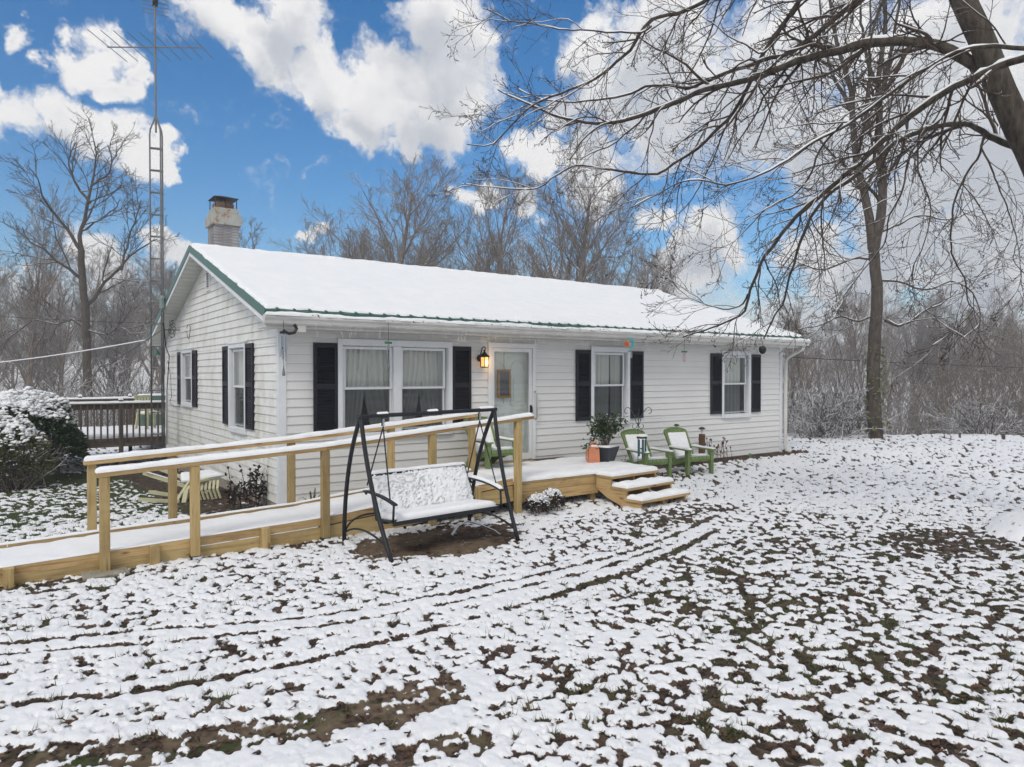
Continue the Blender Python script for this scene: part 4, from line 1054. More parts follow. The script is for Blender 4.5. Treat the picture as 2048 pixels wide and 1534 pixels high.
# bench
bf = MB()
S0 = {'fl': (0.12, -3.36, 0.405), 'fr': (1.52, -3.30, 0.42), 'bl': (0.16, -2.88, 0.345), 'br': (1.50, -2.84, 0.365), 'tl': (0.16, -2.68, 0.815), 'tr': (1.44, -2.66, 0.84)}
g_ = lambda k: np.array(S0[k])-SO
for a, b in (('fl', 'fr'), ('bl', 'br'), ('tl', 'tr'), ('fl', 'bl'), ('fr', 'br'), ('bl', 'tl'), ('br', 'tr')): bf.tube([g_(a), g_(b)], 0.017, 8)
bf.bar(g_('fl')+(0,-.012,-.012), g_('fr')+(0,-.012,-.012), 0.03, 0.065); bf.build('bench_frame', M['black_metal'], sw)
def sling(name, A, B, C_, D_, th, mat, rough=0.0, n=24, m=10, parent=sw, off=0.0, sag=0.0, rag=0.0, seed=0.0, fine=0.0):
    A, B, C_, D_ = (np.array(q, float) for q in (A, B, C_, D_)); nrm = np.cross(B-A, D_-A); nrm /= np.linalg.norm(nrm)
    if nrm[2] < 0: nrm = -nrm
    U, V_ = np.meshgrid(np.linspace(0, 1, n+1), np.linspace(0, 1, m+1), indexing='ij')
    P = ((1-U)*(1-V_))[..., None]*A + (U*(1-V_))[..., None]*B + (U*V_)[..., None]*C_ + ((1-U)*V_)[..., None]*D_
    ed = np.minimum(np.minimum(U, 1-U)*12, np.minimum(V_, 1-V_)*6); ed = np.sqrt(np.clip(1-(1-np.clip(ed, 0, 1))**2, 0, 1))
    h = off + th*ed*(1-rag + rag*sstep(fbm(U*1.4, V_*0.6, 0.06, 3, off=seed), 0.3, 0.6)) + ed*rough*(fbm(U*1.4, V_*.6, .05, 3, off=seed+2)-.5)*2
    if fine: h = h - fine*sstep(.75*fbm(U*1.4, V_*.6, .026, 3, .65, off=seed+5)+.25*fbm(U*1.4, V_*.6, .22, 2, off=seed)+.22*sstep(V_, .35, .9)*(1-sstep(U, .2, .7)), .56, .72)
    top = P + nrm*h[..., None] - np.array([0, 0, 1])*(sag*(4*V_*(1-V_)))[..., None]
    bot = P + nrm*(off-0.006) - np.array([0, 0, 1])*(sag*(4*V_*(1-V_)))[..., None]
    n2 = m+1; i = np.arange(n)[:, None]*n2; j = np.arange(m)[None, :]
    F = np.stack([i+j, i+n2+j, i+n2+j+1, i+j+1], -1).reshape(-1, 4); nv = (n+1)*n2
    Fb = F[:, ::-1]+nv
    per = [k*n2 for k in range(n+1)] + [n*n2+k for k in range(1, n2)] + [k*n2+m for k in range(n-1, -1, -1)] + [k for k in range(m-1, 0, -1)]
    side = np.array([(a, b, b+nv, a+nv) for a, b in zip(per, per[1:]+per[:1])])
    me = mesh_from(name, np.concatenate([top.reshape(-1, 3), bot.reshape(-1, 3)]), np.concatenate([F, Fb, side]), mat, True)
    return link(name, me, parent)
sling('seat_sling', g_('fl'), g_('fr'), g_('br'), g_('bl'), 0.006, M['black_metal'], sag=0.03)
sling('back_sling', g_('bl'), g_('br'), g_('tr'), g_('tl'), 0.006, M['black_metal'])
q0 = np.array([0, 0, 0.0])
sling('seat_snow', g_('fl')+(0.03, -0.035, 0.012), g_('fr')+(-0.02, -0.035, 0.012), g_('br')+(-0.02, 0, 0.02), g_('bl')+(0.03, 0, 0.02), 0.065, M['snow'], 0.008, 40, 16, off=0.0)
sling('back_snow', g_('bl')+(0.01, 0, 0.03), g_('br')+(-0.01, 0, 0.03), g_('tr')+(-0.0, -0.0, 0.012), g_('tl')+(0.0, 0, 0.012), 0.022, M['snow'], 0.010, 150, 64, off=0.008, rag=0.0, seed=3.3, fine=0.035)
snow_sheet(sw, lambda u, v: (u-SO[0], v-SO[1], np.interp(u, [0.16, 1.44], [0.828, 0.853])), 0.16, 1.44, -2.70, -2.645, 0.03, 0.012, 0.035, 0.02, 3.0, 0.01, 0.008, name='back_top_snow')
for (nm, a, b, c_, fx) in (('L', (0.10, -3.47, 0.60), (0.09, -3.15, 0.67), (0.07, -2.76, 0.66), 0.12), ('R', (1.50, -3.42, 0.615), (1.50, -3.1, 0.69), (1.48, -2.72, 0.68), 1.52)):
    pts = curve(a, b, c_, 9); mb = MB()
    for p, q in zip(pts[:-1], pts[1:]): mb.bar(p-SO, q-SO, 0.05, 0.018)
    mb.build('armrest', M['black_metal'], sw)
    sw_t('arm_support', [np.array((fx, -3.37, 0.40)), np.array(a)+(0, 0.04, 0)], 0.013, 8)
    sw_t('arm_support', [np.array((pts[-1][0]+0.03, -2.74, 0.62)), pts[-1]], 0.013, 8)
    if nm == 'R':
        snow_sheet(sw, lambda u, v: (u-SO[0], v-SO[1], np.interp(v, [p[1] for p in pts], [p[2] for p in pts])+0.010), 1.475, 1.525, -3.40, -2.75, 0.012, 0.03, 0.028, 0.016, 5.0, 0.006, 0.004, name='armrest_snow')
for (xh, arm, bk) in ((0.235, (0.09, -3.36, 0.645), (0.10, -2.76, 0.72)), (1.52, (1.50, -3.30, 0.66), (1.46, -2.72, 0.74))):
    t = (xh-TL[0])/(TR[0]-TL[0]); top = TL*(1-t)+TR*t; h = top-(0, 0, 0.13)
    mb = MB(); mb.tube([top-SO-(0, 0, 0.02), top-SO-(0.012, 0, 0.06), h-SO+(0.008, 0, 0.02), h-SO], 0.006, 6); mb.tube([h-SO, np.array(arm)-SO], 0.008, 6); mb.tube([h-SO, np.array(bk)-SO], 0.008, 6)
    mb.tube([top-SO+(-0.012, 0, -0.03), top-SO+(-0.012, 0, -0.12)], 0.011, 8)
    mb.build('hanger', M['galv'] if False else M['black_metal'], sw)
    MB().tube([top-SO-(0, 0.0, 0.04), h-SO+(0, 0, 0.01)], 0.017, 8).build('hanger_spring', M['chime_silver'], sw)
for (x0, x1) in ((0.16, 0.29), (0.80, 0.93), (1.52, 1.72)):
    snow_sheet(sw, lambda u, v: (u-SO[0], v-SO[1], np.interp(u, [TL[0], TR[0]], [TL[2], TR[2]])+0.016), x0, x1, -2.925, -2.875, 0.015, 0.01, 0.022, 0.02, x0, 0.008, 0.004, name='bar_snow')
tag(MB().tube([(1.15, -2.85, 0.03), (1.32, -2.72, 0.10), (1.52, -2.62, 0.12), (1.62, -2.78, 0.09), (1.68, -3.0, 0.05), (1.66, -3.15, 0.03)], [0.016, 0.014, 0.012, 0.010, 0.009, 0.006], 6).build('fallen_stick', M['snowbush']), 'bent snow-dusted stick lying on the bare earth under the swing', 'stick')

# ================================================================== GREEN CHAIRS
def make_chair(label, mat):
    c = empty('adirondack_chair', (0, 0, 0), 0, label, 'chair', 'green adirondack chairs')
    pm = M[mat]
    for s in (-1, 1):
        MB().add([(s*0.275,-.44,0),(s*0.33,-.44,0),(s*0.33,-.36,0),(s*0.275,-.36,0),(s*0.25,-.46,.49),(s*0.325,-.46,.49),(s*0.325,-.33,.49),(s*0.25,-.33,.49)], [(0,3,2,1),(4,5,6,7),(0,1,5,4),(1,2,6,5),(2,3,7,6),(3,0,4,7)]).build('front_leg', pm, c)
        MB().prism([(-0.42, 0.37), (-0.42, 0.30), (0.20, 0.12), (0.36, 0.0), (0.46, 0.0), (0.30, 0.30), (0.18, 0.30), (0.10, 0.235)], 0, s*0.255-0.014, s*0.255+0.014).build('side_rail', pm, c)
        arm = [(-0.50, 0.235), (-0.50, 0.355), (-0.42, 0.375), (0.10, 0.345), (0.26, 0.30), (0.26, 0.235), (0.0, 0.25)]
        MB().prism([(s*b, a) for a, b in arm], 2, 0.49, 0.515).build('armrest', pm, c)
        V = lambda u, v: (u, v, 0.515+0*u)
        lo, hi = sorted((s*0.245, s*0.345)); snow_sheet(c, V, lo, hi, -0.495, 0.22, 0.02, 0.035, 0.034, 0.03, s*3.0, 0.008, 0.006, name='armrest_snow')
    for k in range(5):
        x0 = -0.24+0.098*k
        P = [(-0.455, 0.315), (-0.44, 0.375), (-0.40, 0.385), (0.16, 0.255), (0.155, 0.232), (-0.40, 0.360), (-0.43, 0.315)]
        MB().prism(P, 0, x0, x0+0.088).build('seat_slat', pm, c)
    n = np.array([0, -0.86, 0.51])
    for k in range(5):
        x0 = -0.235+0.096*k; xm = x0+0.043; f = 0.88-0.06*(abs(xm)/0.2)**2; sp = 1.06
        b0 = np.array([0, 0.13, 0.24]); t0 = np.array([0, 0.13+0.36*f/0.88, 0.24+0.62*f/0.88-0.0])
        w0, w1 = x0, x0+0.086
        q = [b0, t0]; V = []
        for p, sc in ((b0, 0.94), (t0, sp)):
            for xx in (w0, w1):
                for dd in (0, -0.022): V.append((xx*sc, p[1]-n[1]*dd*0.9, p[2]-n[2]*dd*0.9))
        MB().add(V, [(0,2,6,4),(1,5,7,3),(0,4,5,1),(2,3,7,6),(0,1,3,2),(4,6,7,5)]).build('back_slat', pm, c)
    rim = MB(); pts = []
    for s in (-1, 1):
        rim.bar((s*0.245, 0.115, 0.245), (s*0.272, 0.49, 0.82), 0.045, 0.05, up=(0, 1, 0))
    for t in np.linspace(-1, 1, 11): pts.append((0.272*t, 0.485+0.03*(1-t*t), 0.82+0.055*(1-t*t)))
    for a, b in zip(pts[:-1], pts[1:]): rim.bar(a, b, 0.05, 0.05, up=(0, 1, 0))
    rim.bar((-0.25, 0.17, 0.30), (0.25, 0.17, 0.30), 0.03, 0.06)
    rim.build('back_rim', pm, c)
    MB().box(-0.245, 0.245, -0.435, -0.41, 0.27, 0.345).build('front_apron', pm, c)
    MB().box(-0.245, 0.245, 0.30, 0.325, 0.10, 0.17).build('rear_stretcher', pm, c)
    sling('seat_snow', (-0.235, -0.44, 0.38), (0.235, -0.44, 0.38), (0.235, 0.14, 0.258), (-0.235, 0.14, 0.258), 0.05, M['snow'], 0.010, 22, 18, parent=c, off=0.004, seed=1.0)
    sling('back_snow', (-0.225, 0.125, 0.26), (0.225, 0.125, 0.26), (0.250, 0.455, 0.80), (-0.250, 0.455, 0.80), 0.035, M['snow'], 0.010, 22, 22, parent=c, off=0.004, rag=0.25, seed=5.0)
    return c
ch1 = make_chair('green plastic adirondack chair farther right, standing on snow beside the dry stalks', 'chair_green')
ch1.scale = (.88, .92, .93); ch1.location = (7.52, -1.08, zg(7.5, -1.1)+0.005); ch1.rotation_euler = (0, 0, R(-15))
ch2 = copy_tree(ch1); ch2['label'] = 'green plastic adirondack chair behind the hanging teal wind chime and deck steps'
ch2.location = (6.48, -0.96, zg(6.5, -1.0)+0.01); ch2.rotation_euler = (0, 0, R(-13))
ch3 = copy_tree(ch1); ch3['label'] = 'green plastic adirondack chair up on the deck against the storm door'
ch3.location = (3.21, -0.64, DZ+0.005); ch3.rotation_euler = (0, 0, R(-4))

# toppled cream chair on the side lawn
tc_ = empty('plastic_lawn_chair', (-0.82, 2.35, zg(-.8, 2.3)), R(0), 'cream plastic lawn chair lying tipped on its back on the side lawn', 'chair')
cm = M['cream']
def cb(name, pts, w, h): 
    mb = MB()
    for a, b in zip(pts[:-1], pts[1:]): mb.bar(a, b, w, h)
    return mb.build(name, cm, tc_)
cb('leg', [(-0.58, 0.12, 0.46), (0.0, -0.1, 0.22)], 0.06, 0.05); cb('leg', [(-0.30, 0.50, 0.47), (0.15, 0.3, 0.26)], 0.06, 0.05)
cb('leg', [(-0.70, -0.25, 0.10), (-0.15, -0.42, 0.03)], 0.06, 0.05); cb('leg', [(-0.48, 0.25, 0.13), (0.05, -0.05, 0.03)], 0.06, 0.05)
for k in range(7):
    t = k/6; cb('back_slat', [(0.10+0.06*k, -0.45+0.0*k, 0.03), (0.06+0.06*k, -0.40, 0.18), (0.10+0.06*k, -0.28, 0.30)], 0.035, 0.015)
cb('armrest', [(-0.1, -0.5, 0.02), (-0.05, -0.44, 0.20), (0.08, -0.36, 0.30), (0.30, -0.28, 0.34)], 0.07, 0.035)
for k in range(6): cb('seat_slat', [(-0.18+0.025*k, -0.35+0.10*k, 0.03), (0.0+0.03*k, -0.30+0.10*k, 0.30)], 0.06, 0.015)
sling('seat_panel', (-0.05, -0.05, 0.27), (0.62, -0.12, 0.34), (0.52, 0.40, 0.36), (0.0, 0.45, 0.34), 0.015, cm, parent=tc_)
sling('snow', (-0.05, -0.04, 0.285), (0.60, -0.11, 0.355), (0.50, 0.38, 0.375), (0.02, 0.43, 0.355), 0.045, M['snow'], 0.01, parent=tc_)
snow_sheet(tc_, lambda u, v: (u, v+0*u, 0.485-0.40*(u+0.58)+0*u), -0.56, -0.05, 0.02, 0.10, 0.03, 0.02, 0.02, 0.02, 3.0, 0.004, 0.004)

# ================================================================== SMALL THINGS ON AND BY THE DECK
def leafy(name, n, spread, seed, size, mat, parent=None, loc=(0, 0, 0), shape=None, face=0.6):
    """n small pointed leaves at positions from shape(rng,n)->(n,3)"""
    r = np.random.default_rng(seed); P = shape(r, n)
    d = r.normal(size=(n, 3)); d[:, 2] *= face; d /= np.linalg.norm(d, axis=1)[:, None]
    q = np.cross(d, r.normal(size=(n, 3))); q /= np.linalg.norm(q, axis=1)[:, None]
    nn = np.cross(d, q); s = size*(0.6+0.8*r.random(n))[:, None]
    V = np.stack([P, P+d*s*0.45+q*s*0.28+nn*s*0.05, P+d*s, P+d*s*0.45-q*s*0.28+nn*s*0.05], 1).reshape(-1, 3)
    F = np.arange(4*n).reshape(-1, 4)
    return link(name, mesh_from(name, V, F, mat), parent, loc)
pl = empty('planter', (5.11, -1.31, DZ+0.01), 0, 'dark square flower pot with snow rim on the right end of the deck', 'flower pot')
a, b, hgt = 0.11, 0.19, 0.30
mb = MB().add([(-a,-a,0),(a,-a,0),(a,a,0),(-a,a,0),(-b,-b,hgt),(b,-b,hgt),(b,b,hgt),(-b,b,hgt),(-b+.025,-b+.025,hgt),(b-.025,-b+.025,hgt),(b-.025,b-.025,hgt),(-b+.025,b-.025,hgt),(-b+.04,-b+.04,hgt-.06),(b-.04,-b+.04,hgt-.06),(b-.04,b-.04,hgt-.06),(-b+.04,b-.04,hgt-.06)],
   [(0,3,2,1),(0,1,5,4),(1,2,6,5),(2,3,7,6),(3,0,4,7),(4,5,9,8),(5,6,10,9),(6,7,11,10),(7,4,8,11),(8,9,13,12),(9,10,14,13),(10,11,15,14),(11,8,12,15),(12,13,14,15)])
mb.build('pot', M['pot'], pl)
snow_sheet(pl, lambda u, v: (u, v, hgt-0.02+0*u), -0.165, 0.165, -0.165, 0.165, 0.03, 0.03, 0.035, 0.03, 2.0, 0.015, 0.01)
pl.rotation_euler = (0, 0, R(20))
sh = empty('potted_shrub', (5.11, -1.31, DZ+0.25), 0, 'leafy green shrub growing in the dark pot under the window', 'shrub')
stems = MB(); tips = []; r_ = random.Random(4)
for k in range(26):
    an = r_.random()*6.28; sp = 0.04+0.22*r_.random(); hh = 0.25+0.33*r_.random()
    if k in (3, 9): sp, hh = 0.42, 0.05+0.25*r_.random()
    if k == 5: sp, hh = 0.36, 0.55
    p = curve((0.04*math.cos(an), 0.04*math.sin(an), 0), (sp*.4*math.cos(an), sp*.4*math.sin(an), hh*.7), (sp*math.cos(an), sp*math.sin(an), hh), 7)
    stems.tube(p, 0.005, 5); tips += [p[3], p[4], p[4], p[5], p[5], p[5], p[6], p[6], p[6]]
stems.build('stems', M['bark_twig'], sh)
tips = np.array(tips)
leafy('leaves', 950, 0, 5, 0.062, M['leaf_green'], sh, shape=lambda r, n: tips[r.integers(len(tips), size=n)]+r.normal(size=(n, 3))*0.045)
leafy('leaf_snow', 40, 0, 6, 0.04, M['snow'], sh, shape=lambda r, n: tips[r.integers(len(tips), size=n)]+r.normal(size=(n, 3))*0.035+(0, 0, 0.02), face=0.1)
jg = empty('orange_jug', (4.80, -1.37, DZ+0.05), R(-30), 'orange plastic jug with handle beside the dark flower pot', 'jug')
JP = [(-0.085, 0.0), (0.085, 0.0), (0.095, 0.02), (0.085, 0.24), (0.05, 0.29), (-0.05, 0.29), (-0.085, 0.24), (-0.095, 0.02)]
MB().prism(JP, 1, -0.065, 0.065).build('body', M['orange'], jg)
MB().tube([(-0.045, 0, 0.285), (-0.045, 0, 0.34), (-0.03, 0, 0.355), (0.04, 0, 0.355), (0.055, 0, 0.34), (0.055, 0, 0.285)], 0.014, 8).build('handle', M['orange'], jg)
MB().tube([(-0.108, 0, 0.05), (-0.125, 0, 0.07), (-0.12, 0, 0.22), (-0.09, 0, 0.24)], 0.012, 8).build('side_grip', M['orange'], jg)
snow_sheet(jg, lambda u, v: (u, v, 0.284+0*u), -0.055, 0.06, -0.062, 0.062, 0.015, 0.015, 0.025, 0.02, 1.0, 0.006, 0.006)
# shepherd's hook and the chime on it
hx, hy = 5.41, -1.80; z0 = zg(hx, hy)
hook = empty('shepherd_hook', (hx, hy, z0), R(YAW-90), 'dark metal double shepherd hook with scrolls standing beside the deck', 'garden hook')
hm = simple('dark_green_iron', (0.035, 0.055, 0.05), 0.5, var=0.2)
MB().tube([(0, 0, -0.2), (0, 0, 1.0), (0.015, 0, 1.40-z0)], 0.007, 8).build('pole', hm, hook)
for s in (-1, 1):
    pts = [(0.01, 0, 1.10)] + [(s*(0.02+0.03*t), 0, 1.10+0.13*t) for t in (0.4, 0.8, 1.2)] + [(s*0.085, 0, 1.31), (s*0.125, 0, 1.375), (s*0.165, 0, 1.405), (s*0.20, 0, 1.395), (s*0.225, 0, 1.36), (s*0.225, 0, 1.325), (s*0.20, 0, 1.30), (s*0.178, 0, 1.305)]
    MB().tube(pts, 0.006, 7).build('hook_arm', hm, hook, smooth=True)
    pts = [(0.0, 0, 1.15), (s*0.012, 0, 1.10), (s*0.03, 0, 1.055), (s*0.06, 0, 1.045), (s*0.09, 0, 1.065), (s*0.095, 0, 1.10), (s*0.075, 0, 1.12)]
    MB().tube(pts, 0.0055, 7).build('lower_scroll', hm, hook, smooth=True)
def wind_chime(loc, label, n, r, L, tube_r, mat, capmat, cap_r, drop, sail, snow=False, rot=0.0, group='wind chimes'):
    """hung from loc: cord, cap, tubes, clapper, sail"""
    w = empty('wind_chime', loc, rot, label, 'wind chime', group)
    MB().tube([(0, 0, 0), (0, 0, -drop)], 0.0035, 5).build('cord', M['black_metal'], w)
    cap = MB().lathe([(cap_r*0.96, -drop-0.03), (cap_r, -drop-0.025), (cap_r, -drop-0.004), (cap_r*0.9, -drop)], k=18); cap.build('cap', capmat, w)
    for k in range(n):
        t = 2*math.pi*k/n+0.4; x, y = r*math.cos(t), r*math.sin(t); Lk = L*(1-0.09*k)
        m_ = MB().tube([(x, y, -drop-0.03), (x, y, -drop-0.055)], 0.0015, 4); m_.tube([(x, y, -drop-0.055), (x, y, -drop-0.055-Lk)], tube_r, 8); m_.build('chime_tube', mat, w)
    MB().tube([(0, 0, -drop-0.02), (0, 0, -drop-0.06-L*1.15)], 0.0025, 4).build('centre_cord', M['black_metal'], w)
    MB().lathe([(r*0.45, -drop-0.06-L*0.5), (r*0.45, -drop-0.04-L*0.5)], k=12).build('clapper', M['black_metal'], w)
    if sail:
        h = -drop-0.06-L*1.1; MB().lathe([(0.004, h), (0.010, h-0.05), (0.022, h-0.12), (0.02, h-0.145), (0.004, h-0.155)], k=10).build('sail', simple('grey_sail', (0.16, 0.17, 0.18), 0.5), w)
    if snow: snow_sheet(w, lambda u, v: (u, v, -drop+0*u), -cap_r*0.85, cap_r*0.85, -cap_r*0.85, cap_r*0.85, 0.02, 0.02, 0.04, 0.03, 3.0, 0.006, 0.004)
    return w
hc = hook.matrix_basis @ Vector((0.075, 0, 1.045)) if False else Vector((hx, hy, z0)) + Vector((RGT[0]*0.065, RGT[1]*0.065, 1.045))
wind_chime(tuple(hc), 'large teal wind chime with snowy cap hanging from the shepherd hook', 5, 0.060, 0.31, 0.016, M['chime'], M['black_metal'], 0.088, 0.13, False, True, group=None)
wc1 = wind_chime((-0.105, -0.50, 2.70), 'silver wind chime with teardrop sail hanging at the left house corner', 6, 0.045, 0.36, 0.012, M['chime_silver'], M['black_metal'], 0.05, 0.14, True)
# dark curved bracket above it
wind_chime((1.45, -0.53, 2.74), 'small chime with green disc hanging in front of the double window', 4, 0.022, 0.18, 0.008, M['chime_silver'], M['green_paint'], 0.055, 0.28, True)
wind_chime((8.05, -0.53, 2.70), 'small chime with pale wooden tubes hanging between the two right windows', 4, 0.022, 0.17, 0.012, M['pinkish'], M['green_paint'], 0.06, 0.25, False)
MB  # sun-and-moon chime
sm = empty('sun_moon_chime', (6.47, -0.53, 2.66), R(YAW-90), 'sun and moon glass chime in red and turquoise hanging from the gutter', 'wind chime', 'wind chimes')
sm.scale = (.85, .85, .85)
MB().tube([(0, 0, 0), (0, 0, -0.04)], 0.003, 5).build('cord', M['black_metal'], sm)
cres = []
for k in range(13):
    t = R(-110+220*k/12); cres.append((0.02+0.095*math.cos(t), -0.10+0.115*math.sin(t)))
for k in range(11):
    t = R(95-190*k/10); cres.append((-0.005+0.085*math.cos(t)*0.85, -0.10+0.09*math.sin(t)))
MB().prism(cres, 1, -0.006, 0.006).build('crescent_moon', M['turq'], sm)
MB().prism([(-0.045+0.052*math.cos(2*math.pi*k/18), -0.125+0.052*math.sin(2*math.pi*k/18)) for k in range(18)], 1, -0.008, 0.008).build('sun_disc', M['red'], sm)
rays = MB()
for k in range(10):
    t = 2*math.pi*k/10; c_, s_ = math.cos(t), math.sin(t)
    rays.prism([(-0.045+0.053*c_-0.012*s_, -0.125+0.053*s_+0.012*c_), (-0.045+0.053*c_+0.012*s_, -0.125+0.053*s_-0.012*c_), (-0.045+0.085*c_, -0.125+0.085*s_)], 1, -0.005, 0.005)
rays.build('sun_rays', simple('amber_ray', (0.5, 0.22, 0.03), 0.4), sm)
MB().lathe([(0.05, -0.30), (0.05, -0.275)], (0.03, 0, 0), 14).build('cap', M['turq'], sm)
for k in range(3): MB().tube([(0.005+0.03*k, 0, -0.30), (0.005+0.03*k, 0, -0.44-0.05*(k == 0))], 0.007, 6).build('chime_tube', M['bulb_white'], sm)
MB().tube([(0.02, 0, -0.2), (0.03, 0, -0.28)], 0.002, 4).build('link_cord', M['black_metal'], sm)
# dark hanging ornament under the eave
orn = empty('hanging_ornament', (10.66, -0.545, 2.70), 0, 'black oval ornament hanging from the gutter near the far right window', 'ornament')
MB().tube([(0, 0, 0), (0, 0, -0.09)], 0.004, 5).build('cord', M['black_metal'], orn)
MB().lathe([(0.01, -0.27), (0.05, -0.255), (0.078, -0.21), (0.085, -0.17), (0.075, -0.125), (0.045, -0.095), (0.01, -0.085)], k=16).build('body', M['black_metal'], orn, smooth=True)
# wall lantern
ln = empty('wall_lantern', (3.42, 0, 0), 0, 'lit black wall lantern with amber glass between the window and front door', 'wall lamp')
MB().lathe([(0.001, 0), (0.052, 0.0), (0.06, 0.02), (0.03, 0.03), (0.001, 0.03)], k=16).build('wall_plate', M['black_metal'], ln).matrix_local = Matrix.Translation((-0.02, -0.018, 2.25)) @ Matrix.Rotation(R(90), 4, 'X')
MB().tube([(-0.02, -0.04, 2.26), (-0.02, -0.07, 2.33), (-0.01, -0.10, 2.42), (0.0, -0.135, 2.445), (0.01, -0.165, 2.42), (0.005, -0.16, 2.385), (0.0, -0.15, 2.37)], 0.010, 8).build('scroll_arm', M['black_metal'], ln, smooth=True)
LY = -0.15
rf = MB().lathe([(0.012, 2.39), (0.02, 2.37), (0.012, 2.355), (0.03, 2.345), (0.05, 2.315), (0.085, 2.285), (0.095, 2.27), (0.09, 2.265)][::-1], (0, LY, 0), 8); rf.build('lantern_roof', M['black_metal'], ln)
gl = MB().lathe([(0.068, 2.105), (0.074, 2.262)], (0, LY, 0), 6); gl.build('glass_panes', M['amber'], ln)
ca = MB()
for k in range(6):
    t = 2*math.pi*k/6; ca.tube([(0.071*math.cos(t), LY+0.071*math.sin(t), 2.10), (0.077*math.cos(t), LY+0.077*math.sin(t), 2.265)], 0.006, 5)
ca.lathe([(0.03, 2.085), (0.078, 2.09), (0.078, 2.105), (0.03, 2.106)], (0, LY, 0), 6)
ca.build('cage', M['black_metal'], ln)
MB().lathe([(0.005, 2.13), (0.022, 2.15), (0.022, 2.19), (0.005, 2.215)], (0, LY-0.055, 0), 10).build('bulb', M['bulb'], ln)
ll = bpy.data.lights.new('lantern_light', 'POINT'); ll.energy = 2.2; ll.color = (1.0, 0.62, 0.28); ll.shadow_soft_size = 0.05
lo = bpy.data.objects.new('lantern_light', ll); lo.location = (0.06, LY-0.10, 2.17); COL.objects.link(lo); lo.parent = ln
# icicle lights along the gutter
il = MB(); ib = MB(); r_ = random.Random(12); x = 0.35
il.tube([(x_, -0.531, 2.70+0.012*math.sin(x_*7)+(-0.035 if 0 else 0)) for x_ in np.arange(0.1, 12.3, 0.15)], 0.0035, 4)
while x < 11.9:
    L_ = r_.choice((0.05, 0.09, 0.14, 0.19)); px_ = x; pts = [(x, -0.532, 2.70)]
    nb = max(1, int(L_/0.045))
    for k in range(nb):
        px_ += r_.uniform(-0.025, 0.025); z_ = 2.70-L_*(k+1)/nb; pts.append((px_, -0.532+r_.uniform(-0.02, 0.01), z_))
        q = pts[-1]; ib.lathe([(0.001, q[2]-0.015), (0.004, q[2]-0.010), (0.004, q[2]+0.008), (0.002, q[2]+0.015)], (q[0], q[1], 0), 5)
    il.tube(pts, 0.0013, 3); x += r_.uniform(0.06, 0.16)
st = empty('icicle_lights', (0, 0, 0), 0, 'unlit icicle light string with clear bulbs hanging along the whole front gutter', 'string lights')
il.build('wire', M['bulb_white'], st); ibo = ib.build('bulbs', M['bulb_white'], st); ibo['kind'] = 'stuff'
# gutter debris: leaves caught on the rim
db = MB(); r_ = random.Random(5)
for k in range(170):
    x = r_.uniform(XL, XR)
    if r_.random() < .55: x = r_.choice((0.0, 1.5, 1.75, 2.1, 3.1, 4.6, 5.4, 6.0, 7.5, 8.3, 9.3, 10.2, 10.5, 10.9))+r_.uniform(-.25, .25)
    c_ = np.array((x, -0.532+r_.uniform(-.008, .03), 2.79+r_.uniform(-.02, .02))); s_ = r_.uniform(.012, .03)
    d1 = np.array([r_.uniform(-1, 1) for _ in range(3)])*s_; d2 = np.array([r_.uniform(-1, 1) for _ in range(3)])*s_*.6
    db.add([c_-d1, c_+d2, c_+d1, c_-d2], [(0, 1, 2, 3)])
o = db.build('gutter_leaves', M['leaf_dark'], gutter); o['kind'] = 'stuff'
# bracket/hose coil at left corner
tag(MB().tube([(0.03, -0.545, 2.66), (0.06, -0.55, 2.60), (0.03, -0.55, 2.545), (-0.04, -0.55, 2.53), (-0.10, -0.55, 2.55), (-0.12, -0.545, 2.58)], 0.022, 8).build('hanging_hook_bracket', M['black_metal']), 'thick dark curved hook under the gutter at the left house corner', 'hook')

# ================================================================== WALL-FOOT PLANTS, POST LAMP, SOLAR LIGHTS
wpx, wpy = 8.74, -0.42; zb = zg(wpx, wpy)
pst = empty('wooden_garden_post', (wpx, wpy, zb), R(10), 'weathered brown square timber post beside the wall carrying a solar light', 'post')
MB().bevel_box(-0.05, 0.05, -0.05, 0.05, -0.1, 0.64, 0.005).build('timber', wood_mat('reddish_timber', 'z', [(0.3, (0.07, 0.038, 0.024)), (0.7, (0.13, 0.072, 0.045))], False, 0.8), pst, centre=True)
def solar(loc, h, label, stake=True, s=1.0):
    o = empty('solar_light', loc, 0, label, 'garden light', 'small solar path lights')
    if h > 0.02: MB().tube([(0, 0, -0.05), (0, 0, h)], 0.008, 6).build('stake', M['steel'], o)
    MB().lathe([(0.022*s, h), (0.024*s, h+0.05*s), (0.034*s, h+0.055*s), (0.036*s, h+0.10*s), (0.03*s, h+0.105*s)], k=12).build('lens', M['bulb_white'], o)
    MB().lathe([(0.075*s, h+0.10*s), (0.07*s, h+0.115*s), (0.045*s, h+0.14*s), (0.01, h+0.15*s)], k=14).build('cap', simple('bronze_cap', (0.05, 0.04, 0.035), 0.4, 0.4), o)
    return o
solar((wpx, wpy, zb+0.64), 0.0, 'solar light with dark mushroom cap on top of the timber post')
solar((8.05, -0.33, zg(8.0, -.3)), 0.76, 'solar light on a stake half hidden behind the farther green chair', s=0.8)
solar((7.02, -0.30, zg(7.0, -.3)), 0.42, 'low solar light on a stake between the two green chairs on snow', s=0.8)
